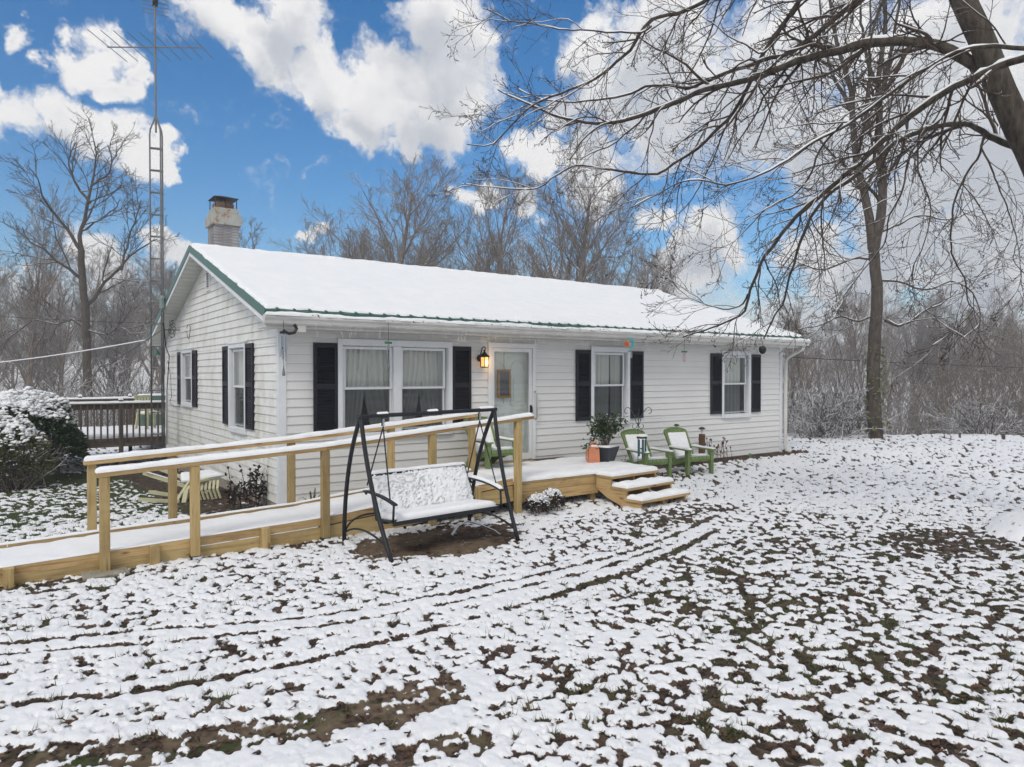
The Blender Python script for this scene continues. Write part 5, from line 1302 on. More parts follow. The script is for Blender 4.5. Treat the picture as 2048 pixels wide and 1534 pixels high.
def dry_stalks(name, loc, n, h, spread, label, mat, seeds=True, leaf=0, sd=1):
    o = empty(name, loc, 0, label, 'plant'); r = random.Random(sd); st_ = MB(); hd_ = MB(); pts_ = []
    for k in range(n):
        x, y = r.uniform(-spread, spread), r.uniform(-spread*.5, spread*.5); hh = h*r.uniform(.45, 1.0); dx, dy = r.uniform(-.10, .10), r.uniform(-.06, .06)
        P = curve((x, y, -.02), (x+dx*.3, y+dy*.3, hh*.6), (x+dx, y+dy, hh), 6); st_.tube(P, 0.0042, 4); pts_ += list(P[2:])
        if seeds: hd_.lathe([(0.003, P[-1][2]-.02), (0.02, P[-1][2]), (0.012, P[-1][2]+.022), (0.002, P[-1][2]+.028)], (P[-1][0], P[-1][1], 0), 7)
        for q in range(2):
            p = P[r.randint(2, 4)]; st_.tube([p, p+np.array((r.uniform(-.06, .06), r.uniform(-.05, .05), r.uniform(.03, .1)))], 0.003, 3)
    st_.build('stems', mat, o)
    if seeds: hd_.build('seed_heads', mat, o)['kind'] = 'stuff'
    if leaf:
        P_ = np.array(pts_); leafy('leaves', leaf, 0, sd, 0.055, M['leaf_dark'], o, shape=lambda r, n_: P_[r.integers(len(P_), size=n_)]+r.normal(size=(n_, 3))*0.02)
    return o
dry_stalks('dry_flower_stalks', (9.35, -0.32, zg(9.3, -.3)), 24, 0.50, 0.40, 'dry brown flower stalks by the wall right of the timber post', M['leaf_brown'], True, 60, 3)
dry_stalks('withered_perennial', (-0.28, 0.62, zg(-.3, .6)), 30, 0.62, 0.30, 'dark withered flower clump at the near corner of the gable wall', M['leaf_dark'], True, 420, 8)
dry_stalks('dry_leaf_clump', (6.95, -0.28, zg(7, -.3)), 14, 0.25, 0.25, 'reddish dead leaf clump between the green chairs at the wall foot', M['leaf_brown'], False, 90, 5)
def yucca(loc, label, n, L, mat):
    o = empty('strap_leaf_plant', loc, 0, label, 'plant'); r = random.Random(2); mb = MB()
    for k in range(n):
        an = 6.28*k/n+r.random(); bend = r.uniform(.15, .8); d_ = np.array((math.cos(an), math.sin(an), 0)); pts = curve((0, 0, 0), d_*L*.2+np.array((0, 0, L*(.9-.3*bend))), d_*L*bend+np.array((0, 0, L*(.95-bend*.8))), 7)
        sd_ = np.array((-d_[1], d_[0], 0))
        for a_, (p, q) in enumerate(zip(pts[:-1], pts[1:])):
            w0, w1 = .022*(1-a_/6)**.6, .022*(1-(a_+1)/6)**.6+.0008
            mb.add([p-sd_*w0, p+sd_*w0, q+sd_*w1, q-sd_*w1], [(0, 1, 2, 3)])
    mb.build('leaves', mat, o); return o
yucca((0.32, -0.42, zg(.3, -.4)), 'tan-green strap-leaved plant at the wall foot behind the ramp', 9, 0.46, M['leaf_olive'])
leafyw = yucca((10.35, -0.45, zg(10.3, -.4)), 'small pale green leafy plant in the mulch below the far right window', 10, 0.16, simple('pale_green', (0.20, 0.30, 0.12), 0.6))

# ================================================================== ANTENNA TOWER, CABLES
tx, ty = -0.48, 6.8; tz = zg(tx, ty)
tw = empty('antenna_tower', (tx, ty, tz), 0, 'tall thin lattice tower with television antenna beside the gable wall', 'antenna')
SIDE = 0.115
TLEG = [np.array((RGT[0]*a+FWD0[0]*b, RGT[1]*a+FWD0[1]*b, 0)) for a, b in ((-SIDE, -0.04), (SIDE, -0.04), (SIDE*0.62, 0.13))]
apex = np.array((0, 0, 7.53-tz))
for L_ in TLEG:
    MB().tube([L_, L_+(0, 0, 7.15-tz), L_*0.9+(0, 0, 7.26-tz), apex*1.0+L_*0.1], 0.017, 7).build('tower_leg', M['galv'], tw, smooth=True)
z = 0.45
while z < 7.2-tz:
    mb = MB()
    for i in range(3): mb.tube([TLEG[i]+(0, 0, z), TLEG[(i+1) % 3]+(0, 0, z-0.02)], 0.014, 6)
    mb.build('rung', M['galv'], tw); z += 0.475
MB().tube([(0, 0, 7.2-tz), (0, 0, 8.5-tz), (-0.02*RGT[0], -0.02*RGT[1], 10.6-tz)], 0.021, 8).build('mast', M['galv'], tw)
def yagi(z, boom, elem, half, n, el, name, tilt=0.0):
    b = np.array(boom); e = np.array(elem)
    MB().tube([b*-half+(0, 0, z-tilt*half), b*half+(0, 0, z+tilt*half)], 0.014, 6).build(name+'_boom', M['galv'], tw)
    for k in range(n):
        t = -half+2*half*(k+0.1)/(n-0.8); L_ = el*(1-0.25*k/n) if el > .3 else el
        MB().tube([b*t-e*L_+(0, 0, z+tilt*t+.015), b*t+e*L_+(0, 0, z+tilt*t+.015)], 0.0085, 5).build(name+'_element', M['galv'], tw)
yagi(9.03-tz, RGT*0.995+FWD0*0.08, FWD0, 1.0, 9, 0.75, 'lower_antenna', 0.03)
dg = RGT*0.45-FWD0*0.9
yagi(10.02-tz, dg, RGT*0.9+FWD0*0.45, 0.65, 8, 0.26, 'upper_antenna', 0.0)
MB().box(-0.05, 0.05, -0.05, 0.05, 9.93-tz, 10.12-tz).build('rotator', M['black_metal'], tw)
MB().tube([TLEG[2]+(0.0, 0.0, 2.95-tz), np.array((-0.03-tx, 6.75-ty, 2.95-tz))], 0.014, 6).build('wall_bracket', M['galv'], tw)
MB().lathe([(0.03, 3.35-tz), (0.06, 3.40-tz), (0.06, 3.62-tz), (0.03, 3.68-tz)], tuple(TLEG[1]+np.array((RGT[0]*.02, RGT[1]*.02, 0))), 10).build('junction_canister', simple('grey_green', (0.20, 0.25, 0.24), 0.5), tw)
lamp_c = tuple(np.array((RGT[0]*-0.02, RGT[1]*-0.02, 0)))
MB().lathe([(0.075, 2.40-tz), (0.06, 2.45-tz), (0.03, 2.50-tz), (0.015, 2.53-tz)], lamp_c, 12).build('green_shade', M['green_metal'], tw)
# coax looping on the gable
def loop(c, r, n=14, ph=0.0): return [(c[0], c[1]+r*math.cos(2*math.pi*k/n+ph), c[2]+r*math.sin(2*math.pi*k/n+ph)) for k in range(n+1)]
mb = MB(); mb.tube([(-0.25+.03*math.sin(5*t), 6.45+.26*math.cos(t)+.05*math.cos(2.3*t), 3.02+.13*math.sin(t)-.012*t) for t in np.linspace(0, 14, 70)], 0.006, 5); mb.tube([(-0.06, 5.75+.16*math.cos(t)+.03*math.sin(2*t), 2.86+.15*math.sin(t)) for t in np.linspace(.6, 6.4, 24)], 0.006, 5)
mb.tube([(-0.36, 6.75, 3.1), (-0.30, 6.9, 2.6), (-0.05, 7.9, 2.4), (-0.05, 8.2, 1.6), (-0.05, 8.25, 0.3)], 0.011, 5)
mb.tube([(-0.05, 8.1, 2.3), (-0.045, 7.75, 1.9), (-0.045, 7.7, 1.45), (-0.045, 7.9, 1.30), (-0.045, 7.3, 1.24), (-0.05, 6.75, 1.28)], 0.006, 5)
tag(mb.build('coaxial_cable', M['black_metal']), 'black coaxial cable coiled under the gable eave beside the antenna tower', 'cable')
def cable(p0, p1, sag, r, mat, name, label, n=24):
    p0 = np.array(p0); p1 = np.array(p1); t = np.linspace(0, 1, n)[:, None]; P = p0*(1-t)+p1*t; P[:, 2] -= 4*sag*t[:, 0]*(1-t[:, 0])
    return tag(MB().tube(P, r, 5).build(name, mat), label, 'cable')
cable((-0.42, 8.85, 2.80), at_depth(-260, 735, 30), 0.25, 0.015, M['snow'], 'service_line', 'thick snow-laden service cable reaching left from the rear eave')
cable((-0.37, 6.72, 3.08), at_depth(-300, 585, 34), 0.3, 0.008, M['black_metal'], 'phone_line', 'thin dark wire running left from the antenna tower')
cable((-0.37, 6.9, 2.95), at_depth(60, 800, 40), 0.3, 0.010, M['black_metal'], 'phone_line', 'thin twisted wire dropping to the left woods below the other wire')
cable((12.56, 3.0, 2.62), at_depth(2500, 742, 27), 0.15, 0.009, M['black_metal'], 'power_line', 'thin dark power line crossing in front of the woods right of the house')

# ================================================================== REAR DECK
rd = empty('rear_deck', (0, 0, 0), 0, 'weathered brown wooden deck with baluster railing at the rear corner', 'deck')
RY0, RY1, RX0, RX1, RZT = 9.0, 12.6, -3.6, 2.6, 0.45
gz = zg(-1, 9)-0.05
for k in range(25):
    y0 = RY0+0.144*k; MB().box(RX0, RX1, y0, y0+0.138, RZT-0.03, RZT).build('deck_plank', M['brown_x'], rd, centre=True)
MB().box(RX0, RX1, RY0-0.04, RY0-0.002, RZT-0.20, RZT-0.005).build('rim_board', M['brown_x'], rd, centre=True)
snow_sheet(rd, lambda u, v: (u, v, RZT+0*u), RX0+.02, RX1-.02, RY0+0.02, RY1, 0.12, 0.12, 0.07, 0.05, 2.0, 0.02, 0.02)
for (yy, h0) in ((RY0-0.02, 0), (RY1, 0)):
    for x in (-3.5, -2.2, -0.92, 0.30, 1.6):
        px_ = x if yy < 10 else x-0.55
        MB().bevel_box(px_-0.045, px_+0.045, yy-0.045, yy+0.045, gz, 1.34, 0.004).build('rail_post', M['brown_z'], rd, centre=True)
        MB().lathe([(0.05, 1.34), (0.06, 1.36), (0.03, 1.40), (0.01, 1.415)], (px_, yy, 0), 8).build('post_cap', M['brown_z'], rd)
        snow_sheet(rd, lambda u, v: (u, v, 1.36+0*u), px_-0.05, px_+0.05, yy-0.05, yy+0.05, 0.02, 0.02, 0.06, 0.03, x, 0.01, 0.004)
    MB().box(RX0, RX1, yy-0.02, yy+0.02, 1.14, 1.26).build('top_rail', M['brown_x'], rd, centre=True)
    MB().box(RX0, RX1, yy-0.065, yy+0.065, 1.262, 1.29).build('cap_rail', M['brown_x'], rd, centre=True)
    snow_sheet(rd, lambda u, v: (u, v, 1.29+0*u), RX0, RX1, yy-0.06, yy+0.06, 0.06, 0.02, 0.045, 0.03, yy, 0.01, 0.006)
    bal = MB().box(-0.018, 0.018, -0.018, 0.018, -0.44, 0.44).data('baluster', M['brown_z'])
    x = RX0+0.1
    while x < RX1: link('baluster', bal, rd, (x, yy-0.04*(1 if yy < 10 else -1), 0.82)); x += 0.135
wcb = empty('plastic_chair', (0.02, 10.9, RZT+0.06), R(25), 'cream plastic garden chair standing on the rear deck', 'chair')
for (sx, sy) in ((-1, -1), (1, -1), (-1, 1), (1, 1)): MB().bar((sx*.27, sy*.24, 0), (sx*.23, sy*.2, .62 if sy < 0 else .45), .06, .04, up=(0, 1, 0)).build('leg', M['cream'], wcb)
MB().box(-.24, .24, -.24, .22, .40, .43).build('seat', M['cream'], wcb)
for k in range(6): MB().bar((-.2+.08*k, .2, .42), (-.22+.088*k, .34, .88), .06, .015, up=(0, 1, 0)).build('back_slat', M['cream'], wcb)
MB().bar((-.25, .335, .87), (.25, .335, .87), .03, .06).build('top_rail', M['cream'], wcb)
for s in (-1, 1): MB().bar((s*.26, -.26, .63), (s*.26, .26, .66), .06, .03).build('armrest', M['cream'], wcb)
snow_sheet(wcb, lambda u, v: (u, v, .43+0*u), -.22, .22, -.22, .18, .05, .05, .05, .04, 1., .01, .01)
gb = empty('green_bin', (0.25, 12.2, RZT), R(8), 'dull green box with snowy lid behind the cream chair on the rear deck', 'box')
MB().bevel_box(-.34, .34, -.2, .2, 0.02, .92, .02).build('body', simple('dull_green', (0.10, 0.16, 0.13), 0.6), gb)
snow_sheet(gb, lambda u, v: (u, v, .92+0*u), -.33, .33, -.19, .19, .06, .06, .05, .03, 1., .01, .01)

# ================================================================== TREES
def grow(P0, D, L, R0, nseg, wander, trop, taper, r):
    P0 = np.asarray(P0, float); B = len(P0); d = np.array(D, float); pts = [P0]; p = P0; L = np.asarray(L, float)
    for s in range(nseg):
        d = d + wander*r.normal(size=(B, 3)) + np.asarray(trop); d /= np.linalg.norm(d, axis=1)[:, None]
        p = p + d*(L/nseg)[:, None]; pts.append(p)
    t = np.linspace(0, 1, nseg+1)[None, :]
    return np.stack(pts, 1), np.asarray(R0)[:, None]*(1-t*(1-taper)), L
def spawn(br, m, tmin, tmax, ang, ratio, rr, r, rmin=0.002, tipfall=0.55):
    pts, rad, L = br; B, n, _ = pts.shape; m = np.full(B, m) if np.isscalar(m) else m
    bi = np.repeat(np.arange(B), m); k = len(bi)
    if k == 0: return np.zeros((0, 3)), np.zeros((0, 3)), np.zeros(0), np.zeros(0)
    off = np.concatenate([(np.arange(c)+r.random(c))/max(c, 1) for c in m])
    t = tmin+(tmax-tmin)*off; f = t*(n-1); i = np.minimum(f.astype(int), n-2); w = (f-i)[:, None]
    P = pts[bi, i]*(1-w)+pts[bi, i+1]*w; T = pts[bi, i+1]-pts[bi, i]; T /= np.linalg.norm(T, axis=1)[:, None]+1e-9
    q = np.cross(T, r.normal(size=(k, 3))); q /= np.linalg.norm(q, axis=1)[:, None]+1e-9
    a = r.uniform(ang[0], ang[1], k)[:, None]; D = np.cos(a)*T+np.sin(a)*q
    Lc = L[bi]*ratio*(1-tipfall*t)*r.uniform(.65, 1.35, k)
    R_ = np.maximum((rad[bi, i]*(1-w[:, 0])+rad[bi, i+1]*w[:, 0])*rr*r.uniform(.8, 1.1, k), rmin)
    return P, D, Lc, R_
def tubes(brs):
    """brs: list of (pts (B,n,3), rad (B,n), sides)"""
    VV, FF, base = [], [], 0
    for pts, rad, k in brs:
        B, n, _ = pts.shape
        if B == 0: continue
        T = np.gradient(pts, axis=1); T /= np.linalg.norm(T, axis=2)[..., None]+1e-9
        ref = np.where(np.abs(T[:, :1, 2:3]) < .85, np.array([0, 0, 1.]), np.array([1., 0, 0]))
        u = np.cross(T, np.broadcast_to(ref, T.shape)); u /= np.linalg.norm(u, axis=2)[..., None]+1e-9; w = np.cross(T, u)
        a = np.arange(k)*2*np.pi/k
        V = pts[:, :, None, :]+rad[:, :, None, None]*(np.cos(a)[None, None, :, None]*u[:, :, None, :]+np.sin(a)[None, None, :, None]*w[:, :, None, :])
        idx = base+np.arange(B*n*k).reshape(B, n, k); j = np.roll(idx, -1, axis=2)
        FF.append(np.stack([idx[:, :-1], j[:, :-1], j[:, 1:], idx[:, 1:]], -1).reshape(-1, 4)); VV.append(V.reshape(-1, 3)); base += B*n*k
    return np.concatenate(VV), np.concatenate(FF)
def smooth_path(P, n):
    P = np.asarray(P, float); m = len(P); d = np.concatenate([[0], np.cumsum(np.linalg.norm(np.diff(P, axis=0), axis=1))])
    t = np.linspace(0, d[-1], n); i = np.clip(np.searchsorted(d, t, side='right')-1, 0, m-2); w = ((t-d[i])/(d[i+1]-d[i]+1e-9))[:, None]
    p0, p1, p2, p3 = P[np.maximum(i-1, 0)], P[i], P[i+1], P[np.minimum(i+2, m-1)]
    return .5*((2*p1)+(-p0+p2)*w+(2*p0-5*p1+4*p2-p3)*w**2+(-p0+3*p1-3*p2+p3)*w**3), d[-1]
def cat(*brs): return brs
def tree_kind(seed, H, style):
    """a leafless tree H m high at the origin: returns trunk and crown meshes"""
    r = np.random.default_rng(seed)
    st = dict(broad=dict(fork=.28, n1=27, a1=(.30, .95), r1=.47, up=.05, n2=9, n3=7, n4=5),
              upright=dict(fork=.30, n1=16, a1=(.35, .75), r1=.46, up=.10, n2=8, n3=8, n4=6),
              slim=dict(fork=.22, n1=16, a1=(.4, .8), r1=.32, up=.10, n2=7, n3=7, n4=5),
              oak=dict(fork=.25, n1=11, a1=(.7, 1.25), r1=.66, up=.05, n2=9, n3=7, n4=6))[style]
    R0 = H*(.019 if style in ('broad', 'oak') else .0135)
    t0 = grow([[0, 0, -.3]], [[r.normal()*.04, r.normal()*.04, 1]], [H*.93], [R0], 14, .05, (0, 0, .05), .16, r)
    l1 = grow(*spawn(t0, st['n1'], st['fork'], .96, st['a1'], st['r1'], .5, r, tipfall=.55), 9, .11, (0, 0, st['up']), .25, r)
    l2 = grow(*spawn(l1, st['n2'], .2, .98, (.35, .85), .52, .55, r, .012), 6, .12, (0, 0, .05), .35, r)
    l3 = grow(*spawn(l2, st['n3'], .15, 1., (.35, .85), .52, .6, r, .009), 4, .14, (0, 0, .05), .5, r)
    l4 = grow(*spawn(l3, st['n4'], .15, 1., (.3, .8), .62, .65, r, .0068), 2, .16, (0, 0, .05), .6, r)
    tv = tubes([(t0[0], t0[1], 8)])
    cv = tubes([(l1[0], l1[1], 5), (l2[0], l2[1], 4), (l3[0], l3[1], 3), (l4[0], l4[1], 3)])
    return mesh_from('trunk', *tv, M['bark_grey'], True), mesh_from('crown', *cv, M['bark_grey'], True)
KINDS = {}
for (nm, sd, H, sty) in (('b0', 11, 15., 'broad'), ('b1', 23, 15., 'broad'), ('u0', 31, 15., 'upright'), ('u1', 47, 15., 'upright'), ('s0', 53, 12., 'slim'), ('s1', 67, 12., 'slim')):
    KINDS[nm] = (*tree_kind(sd, H, sty), H)
def put_tree(kind, px, top, d, label, group=None, rot=None, wide=1.0, name='bare_tree', seed=0):
    p = at_depth(px, 749, d); z0 = zg(p[0], p[1]); zt = CAM[2]+(749-top)/FPX*d
    tr, cr, H = KINDS[kind]; s = (zt-z0)/H
    o = empty(name, (p[0], p[1], z0-.1), rot if rot is not None else (px*1.7+d) % 6.28, label, 'tree', group)
    o.scale = (s*wide, s*wide, s)
    link('trunk', tr, o); link('crown', cr, o); return o
SPEC = [('b0', 790, 322, 42, 'large bare tree rising behind the middle of the roof, tallest there', 1.05, 2.0), ('u0', 955, 345, 44, 'bare tree with straight stem behind the roof, right of the tallest one', 1.0, 0.5),
 ('b1', 1130, 335, 40, 'wide bare tree behind the roof left of the drooping maple tips', 1.05, 1.1), ('u1', 700, 440, 52, 'bare tree behind the roof just left of the tallest one', 1.0, 4.),
 ('u0', 1240, 420, 46, 'bare tree behind the right half of the roof ridge', 1.1, 3.), ('s0', 478, 432, 36, 'small bare tree top showing right beside the chimney', 1.2, 1.0),
 ('u1', 28, 385, 40, 'bare tree at the left picture edge left of the big forked tree', .9, 2.2), ('s1', 1612, 600, 33, 'slender multi-branched young tree just right of the house end', 1.0, 0.4),
 ('u0', 2035, 640, 42, 'spreading bare tree at the right picture edge beyond the field', 1.25, 5.), ('s0', 1900, 655, 30, 'young bare tree with dark stem right of the ivy-clad trunk', 1.1, 2.)]
for (k, px, top, d, lab, wd, rt) in SPEC: put_tree(k, px, top, d, lab, None, rt, wd)
r_ = random.Random(99); WOOD = []
def wood(n, x0, x1, d0, d1, t0, t1, group, label):
    for i in range(n):
        px = x0+(x1-x0)*(i+r_.random())/n; d = r_.uniform(d0, d1); top = r_.uniform(t0, t1)
        put_tree(r_.choice(list(KINDS)), px, top, d, label, group, r_.random()*6.28, r_.uniform(.85, 1.2), 'woodland_tree')
wood(16, -80, 330, 48, 95, 500, 610, 'woodland trees left of the house', 'bare grey tree in the wood left of the house')
wood(15, 560, 1340, 50, 78, 430, 540, 'woodland trees behind the roof', 'bare grey tree in the wood behind the roof')
wood(27, 1560, 2120, 42, 105, 585, 670, 'woodland trees right of the house', 'bare grey tree in the wood beyond the right-hand field')

# ---- thickets
def shrub_brs(r, n, h, spread, base):
    P0 = base+np.column_stack([r.normal(size=n)*spread*.35, r.normal(size=n)*spread*.35, np.full(n, -.1)])
    D = np.column_stack([r.normal(size=n)*.45, r.normal(size=n)*.45, np.ones(n)])
    a = grow(P0, D, h*r.uniform(.55, 1.1, n), np.full(n, .011), 5, .13, (0, 0, .02), .5, r)
    b = grow(*spawn(a, 6, .2, 1., (.4, 1.0), .45, .7, r, .006), 3, .2, (0, 0, .02), .6, r)
    return a, b
def thicket(name, n, x0, x1, d0, d1, h0, h1, label, mat, dens=20, sd=5):
    r = np.random.default_rng(sd); A = []; Bm = []
    for i in range(n):
        px = r.uniform(x0, x1); d = r.uniform(d0, d1); p = at_depth(px, 749, d); base = np.array([p[0], p[1], zg(p[0], p[1])])
        a, b = shrub_brs(r, dens, r.uniform(h0, h1), 2.2, base); k = .5+.5*d/25
        A.append((a[0], a[1]*k)); Bm.append((b[0], b[1]*k))
    V, F = tubes([(np.concatenate([q[0] for q in A]), np.concatenate([q[1] for q in A]), 3), (np.concatenate([q[0] for q in Bm]), np.concatenate([q[1] for q in Bm]), 3)])
    return tag(link(name, mesh_from(name, V, F, mat, True)), label, 'undergrowth', kind='stuff')
thicket('undergrowth', 60, 1560, 2130, 26, 48, 2.0, 5.0, 'grey-brown snowy undergrowth at the edge of the right-hand field', M['thicket'], 19, 5)
thicket('undergrowth', 46, -120, 330, 30, 60, 2.5, 6.0, 'grey-brown snowy undergrowth in the wood left of the house', M['thicket'], 20, 6)
thicket('undergrowth', 34, 520, 1360, 45, 70, 4.0, 8.0, 'distant brushwood behind the house roof', M['thicket'], 15, 7)
def snowy_bush(px, d, h, spread, n, label, sd, mat='snowbush'):
    r = np.random.default_rng(sd); p = at_depth(px, 749, d); z = zg(p[0], p[1])
    o = empty('snowy_bush', (p[0], p[1], z), 0, label, 'bush'); 
    P0 = np.column_stack([r.normal(size=n)*spread*.18, r.normal(size=n)*spread*.18, np.full(n, -.05)])
    D = np.column_stack([r.normal(size=n)*.75, r.normal(size=n)*.75, np.full(n, 1.0)])
    a = grow(P0, D, h*r.uniform(.6, 1.15, n), np.full(n, .014), 7, .10, (0, 0, -.07), .5, r)
    b = grow(*spawn(a, 8, .15, 1., (.4, 1.1), .42, .7, r, .008), 4, .2, (0, 0, .0), .6, r)
    c_ = grow(*spawn(b, 5, .2, 1., (.5, 1.1), .5, .8, r, .007), 2, .2, (0, 0, .03), .6, r)
    link('stems', mesh_from('stems', *tubes([(a[0], a[1], 4)]), M[mat], True), o)
    link('twigs', mesh_from('twigs', *tubes([(b[0], b[1], 3), (c_[0], c_[1], 3)]), M[mat], True), o)
snowy_bush(1640, 21.5, 1.7, 1.6, 46, 'rounded snow-dusted bush just right of the house end', 3)
snowy_bush(1590, 24, 2.3, 1.2, 34, 'taller snow-dusted bush hidden partly behind the downspout', 8)
snowy_bush(1705, 23, 1.9, 1.4, 34, 'snow-dusted bush immediately left of the ivy-clad trunk', 4)
snowy_bush(1960, 24, 1.5, 1.8, 34, 'low snow-laden bush at the far edge of the field on the right', 5)
snowy_bush(245, 24, 2.7, 2.0, 60, 'large snow-laden bush behind the rear deck', 6)
snowy_bush(140, 27, 2.6, 2.0, 40, 'snow-laden bush behind the big rounded evergreen', 9)

# ---- trees traced limb by limb
def traced_tree(name, limbs, loc, label, mats, levels, seed, cat='tree', buds=None, snowy=False):
    """limbs: (pixel path, depth0, depth1, r0, r1, n, is_trunk)"""
    r = np.random.default_rng(seed); o = empty(name, loc, 0, label, cat); loc = np.array(loc)
    trunk, crown, brs = [], [], []
    for (path, d0, d1, r0, r1, n, ist) in limbs:
        m = len(path); ds = np.linspace(0, 1, m)**.9*(d1-d0)+d0
        P, Ln = smooth_path([at_depth(px, py, d) for (px, py), d in zip(path, ds)], n)
        wob = np.cumsum(r.normal(size=(n, 3))*.006*(d0/8), axis=0); wob -= np.linspace(0, 1, n)[:, None]*wob[-1]; P = P+wob
        rad = (r0+(r1-r0)*np.linspace(0, 1, n)**.8)
        (trunk if ist else crown).append((P[None]-loc, rad[None], 10 if r0 > .12 else (8 if r0 > .03 else 6)))
        brs.append((P[None], rad[None], np.array([Ln]), ist))
    prev = None; lists = []
    first = [grow(*spawn((P, rd_, L_), max(2, int(L_[0]*(levels[0]['per_m'] if not ist else levels[0].get('per_m_trunk', 0)))), levels[0].get('tmin', .12), .98, levels[0]['ang'], levels[0]['len']/max(L_[0], .01), levels[0]['rr'], r, levels[0]['rmin'], levels[0].get('tipfall', .3)), levels[0]['seg'], levels[0]['wander'], levels[0]['trop'], .4, r)
             for (P, rd_, L_, ist) in brs if not (ist and not levels[0].get('per_m_trunk', 0))]
    n0 = np.concatenate([f[0] for f in first]), np.concatenate([f[1] for f in first]), np.concatenate([f[2] for f in first])
    cur = n0; lists.append((cur[0]-loc, cur[1], 4))
    for lv in levels[1:]:
        cur = grow(*spawn(cur, lv['n'], .12, 1., lv['ang'], lv['ratio'], lv['rr'], r, lv['rmin']), lv['seg'], lv['wander'], lv['trop'], .55, r)
        lists.append((cur[0]-loc, cur[1], 3))
    link('trunk', mesh_from('trunk', *tubes(trunk), M[mats[0]], True), o)
    if crown: link('limbs', mesh_from('limbs', *tubes(crown), M[mats[0]], True), o)
    link('crown', mesh_from('crown', *tubes(lists), M[mats[1]], True), o)
    if snowy:  # snow resting along the upper side of limbs and branches
        sl = []
        def cap(P, rd_, k, lift, th):
            T_ = np.gradient(P, axis=1); T_ /= np.linalg.norm(T_, axis=2)[..., None]+1e-9; flat = sstep(1-np.abs(T_[..., 2]), .12, .5)
            m_ = flat*sstep(fbm(P[..., 0]+P[..., 2], P[..., 1]*1.3, .22, 3, off=4.), .34, .52); m_[:, 0] = 0; m_[:, -1] = 0
            up_ = np.array([0, 0, 1.])-T_*T_[..., 2:3]; up_ /= np.linalg.norm(up_, axis=2)[..., None]+1e-9
            sl.append((P+up_*(rd_*lift)[..., None], (rd_*.62+th)*m_+.0004, k))
        for (P_, rd_, k_) in crown: cap(P_, rd_, 7, .80, .004)
        cap(n0[0]-loc, n0[1], 4, .9, .0022)
        link('limb_snow', mesh_from('limb_snow', *tubes(sl), M['snow'], True), o)
    if buds:
        tip = cur[0].reshape(-1, cur[0].shape[1], 3); k = len(tip); sel = r.random(k) < buds[0]; tp = tip[sel]
        P = np.concatenate([tp[:, -1], tp[:, -1]*.4+tp[:, -2]*.6, tp[:, -2]])-loc; n = len(P); s = buds[1]*(.6+.8*r.random(n))[:, None]
        e = np.array([[1, 0, 0], [-.5, .87, 0], [-.5, -.87, 0], [0, 0, 1.5], [0, 0, -1.5]], float)
        V = (P[:, None, :]+e[None]*s[:, None, :]+r.normal(size=(n, 1, 3))*s[:, None, :]*.4).reshape(-1, 3); b_ = (np.arange(n)*5)[:, None]
        F = np.concatenate([b_+np.array(q) for q in ((0, 1, 3), (1, 2, 3), (2, 0, 3), (1, 0, 4), (2, 1, 4), (0, 2, 4))])
        q = link('buds', mesh_from('buds', V, F, M['leaf_dark']), o); q['kind'] = 'stuff'
    return o
cp = lambda L_: [(900+a*.5605, b*.5605) for a, b in L_]
ML = []
tp = [(2178, 1085), (2172, 1000), (2160, 850), (2142, 650), (2110, 450), (2080, 340), (2043, 258), (2003, 172), (1968, 88), (1930, 0), (1890, -110), (1850, -260), (1830, -430)]
ML.append((tp, 8.6, 8.5, .245, .10, 40, True))
A_ = cp([(1990, 340), (1940, 285), (1880, 235), (1800, 190), (1700, 160), (1600, 148), (1480, 155), (1400, 180), (1300, 212), (1200, 240), (1100, 280), (1000, 305), (900, 325), (800, 365), (700, 400), (600, 430), (500, 438), (420, 425), (330, 395), (240, 350), (170, 320)])
ML.append((A_, 8.55, 9.4, .085, .008, 60, False))
ML.append(([(2150, 62), (2100, 88)]+cp([(2048, 210), (1950, 240), (1850, 285), (1750, 335), (1650, 400), (1550, 480), (1480, 545), (1420, 600), (1350, 660), (1280, 720), (1220, 780), (1160, 860), (1110, 930), (1080, 1000), (1060, 1060), (1040, 1110), (960, 1155), (900, 1180), (830, 1203)]), 7.6, 9.2, .052, .010, 60, False))
ML.append(([(2120, 360)]+cp([(2060, 545), (1980, 510), (1900, 465), (1850, 440), (1780, 440), (1700, 455), (1600, 500), (1540, 550), (1480, 600), (1420, 650), (1360, 690), (1300, 760), (1260, 840), (1240, 900), (1210, 1000), (1190, 1070), (1160, 1120), (1120, 1210)]), 8.7, 10.4, .050, .010, 60, False))
ML.append(([(2160, 110)]+cp([(2060, 165), (1950, 155), (1850, 165), (1770, 190), (1700, 225), (1600, 300), (1500, 375), (1400, 440), (1300, 490), (1200, 560), (1100, 610), (1000, 640), (900, 625), (820, 640), (730, 690), (650, 740)]), 7.4, 8.2, .030, .006, 50, False))
ML.append(([(1935, -60)]+cp([(1600, -60), (1480, -20), (1440, 20), (1380, 60), (1330, 100), (1270, 140), (1200, 190), (1130, 205), (1070, 230), (1000, 250), (900, 290), (850, 305), (780, 290), (700, 300), (620, 330), (520, 350), (430, 360), (320, 350), (230, 310)]), 8.5, 9.8, .050, .006, 55, False))
ML.append(([(1880, -160), (1700, -140), (1560, -90)]+cp([(960, -30), (930, 5), (850, 50), (780, 70), (720, 90), (680, 140), (650, 190), (600, 230), (560, 260), (500, 300), (400, 340), (300, 380), (250, 420), (200, 470), (150, 520), (60, 515)]), 8.5, 8.4, .048, .006, 60, False))
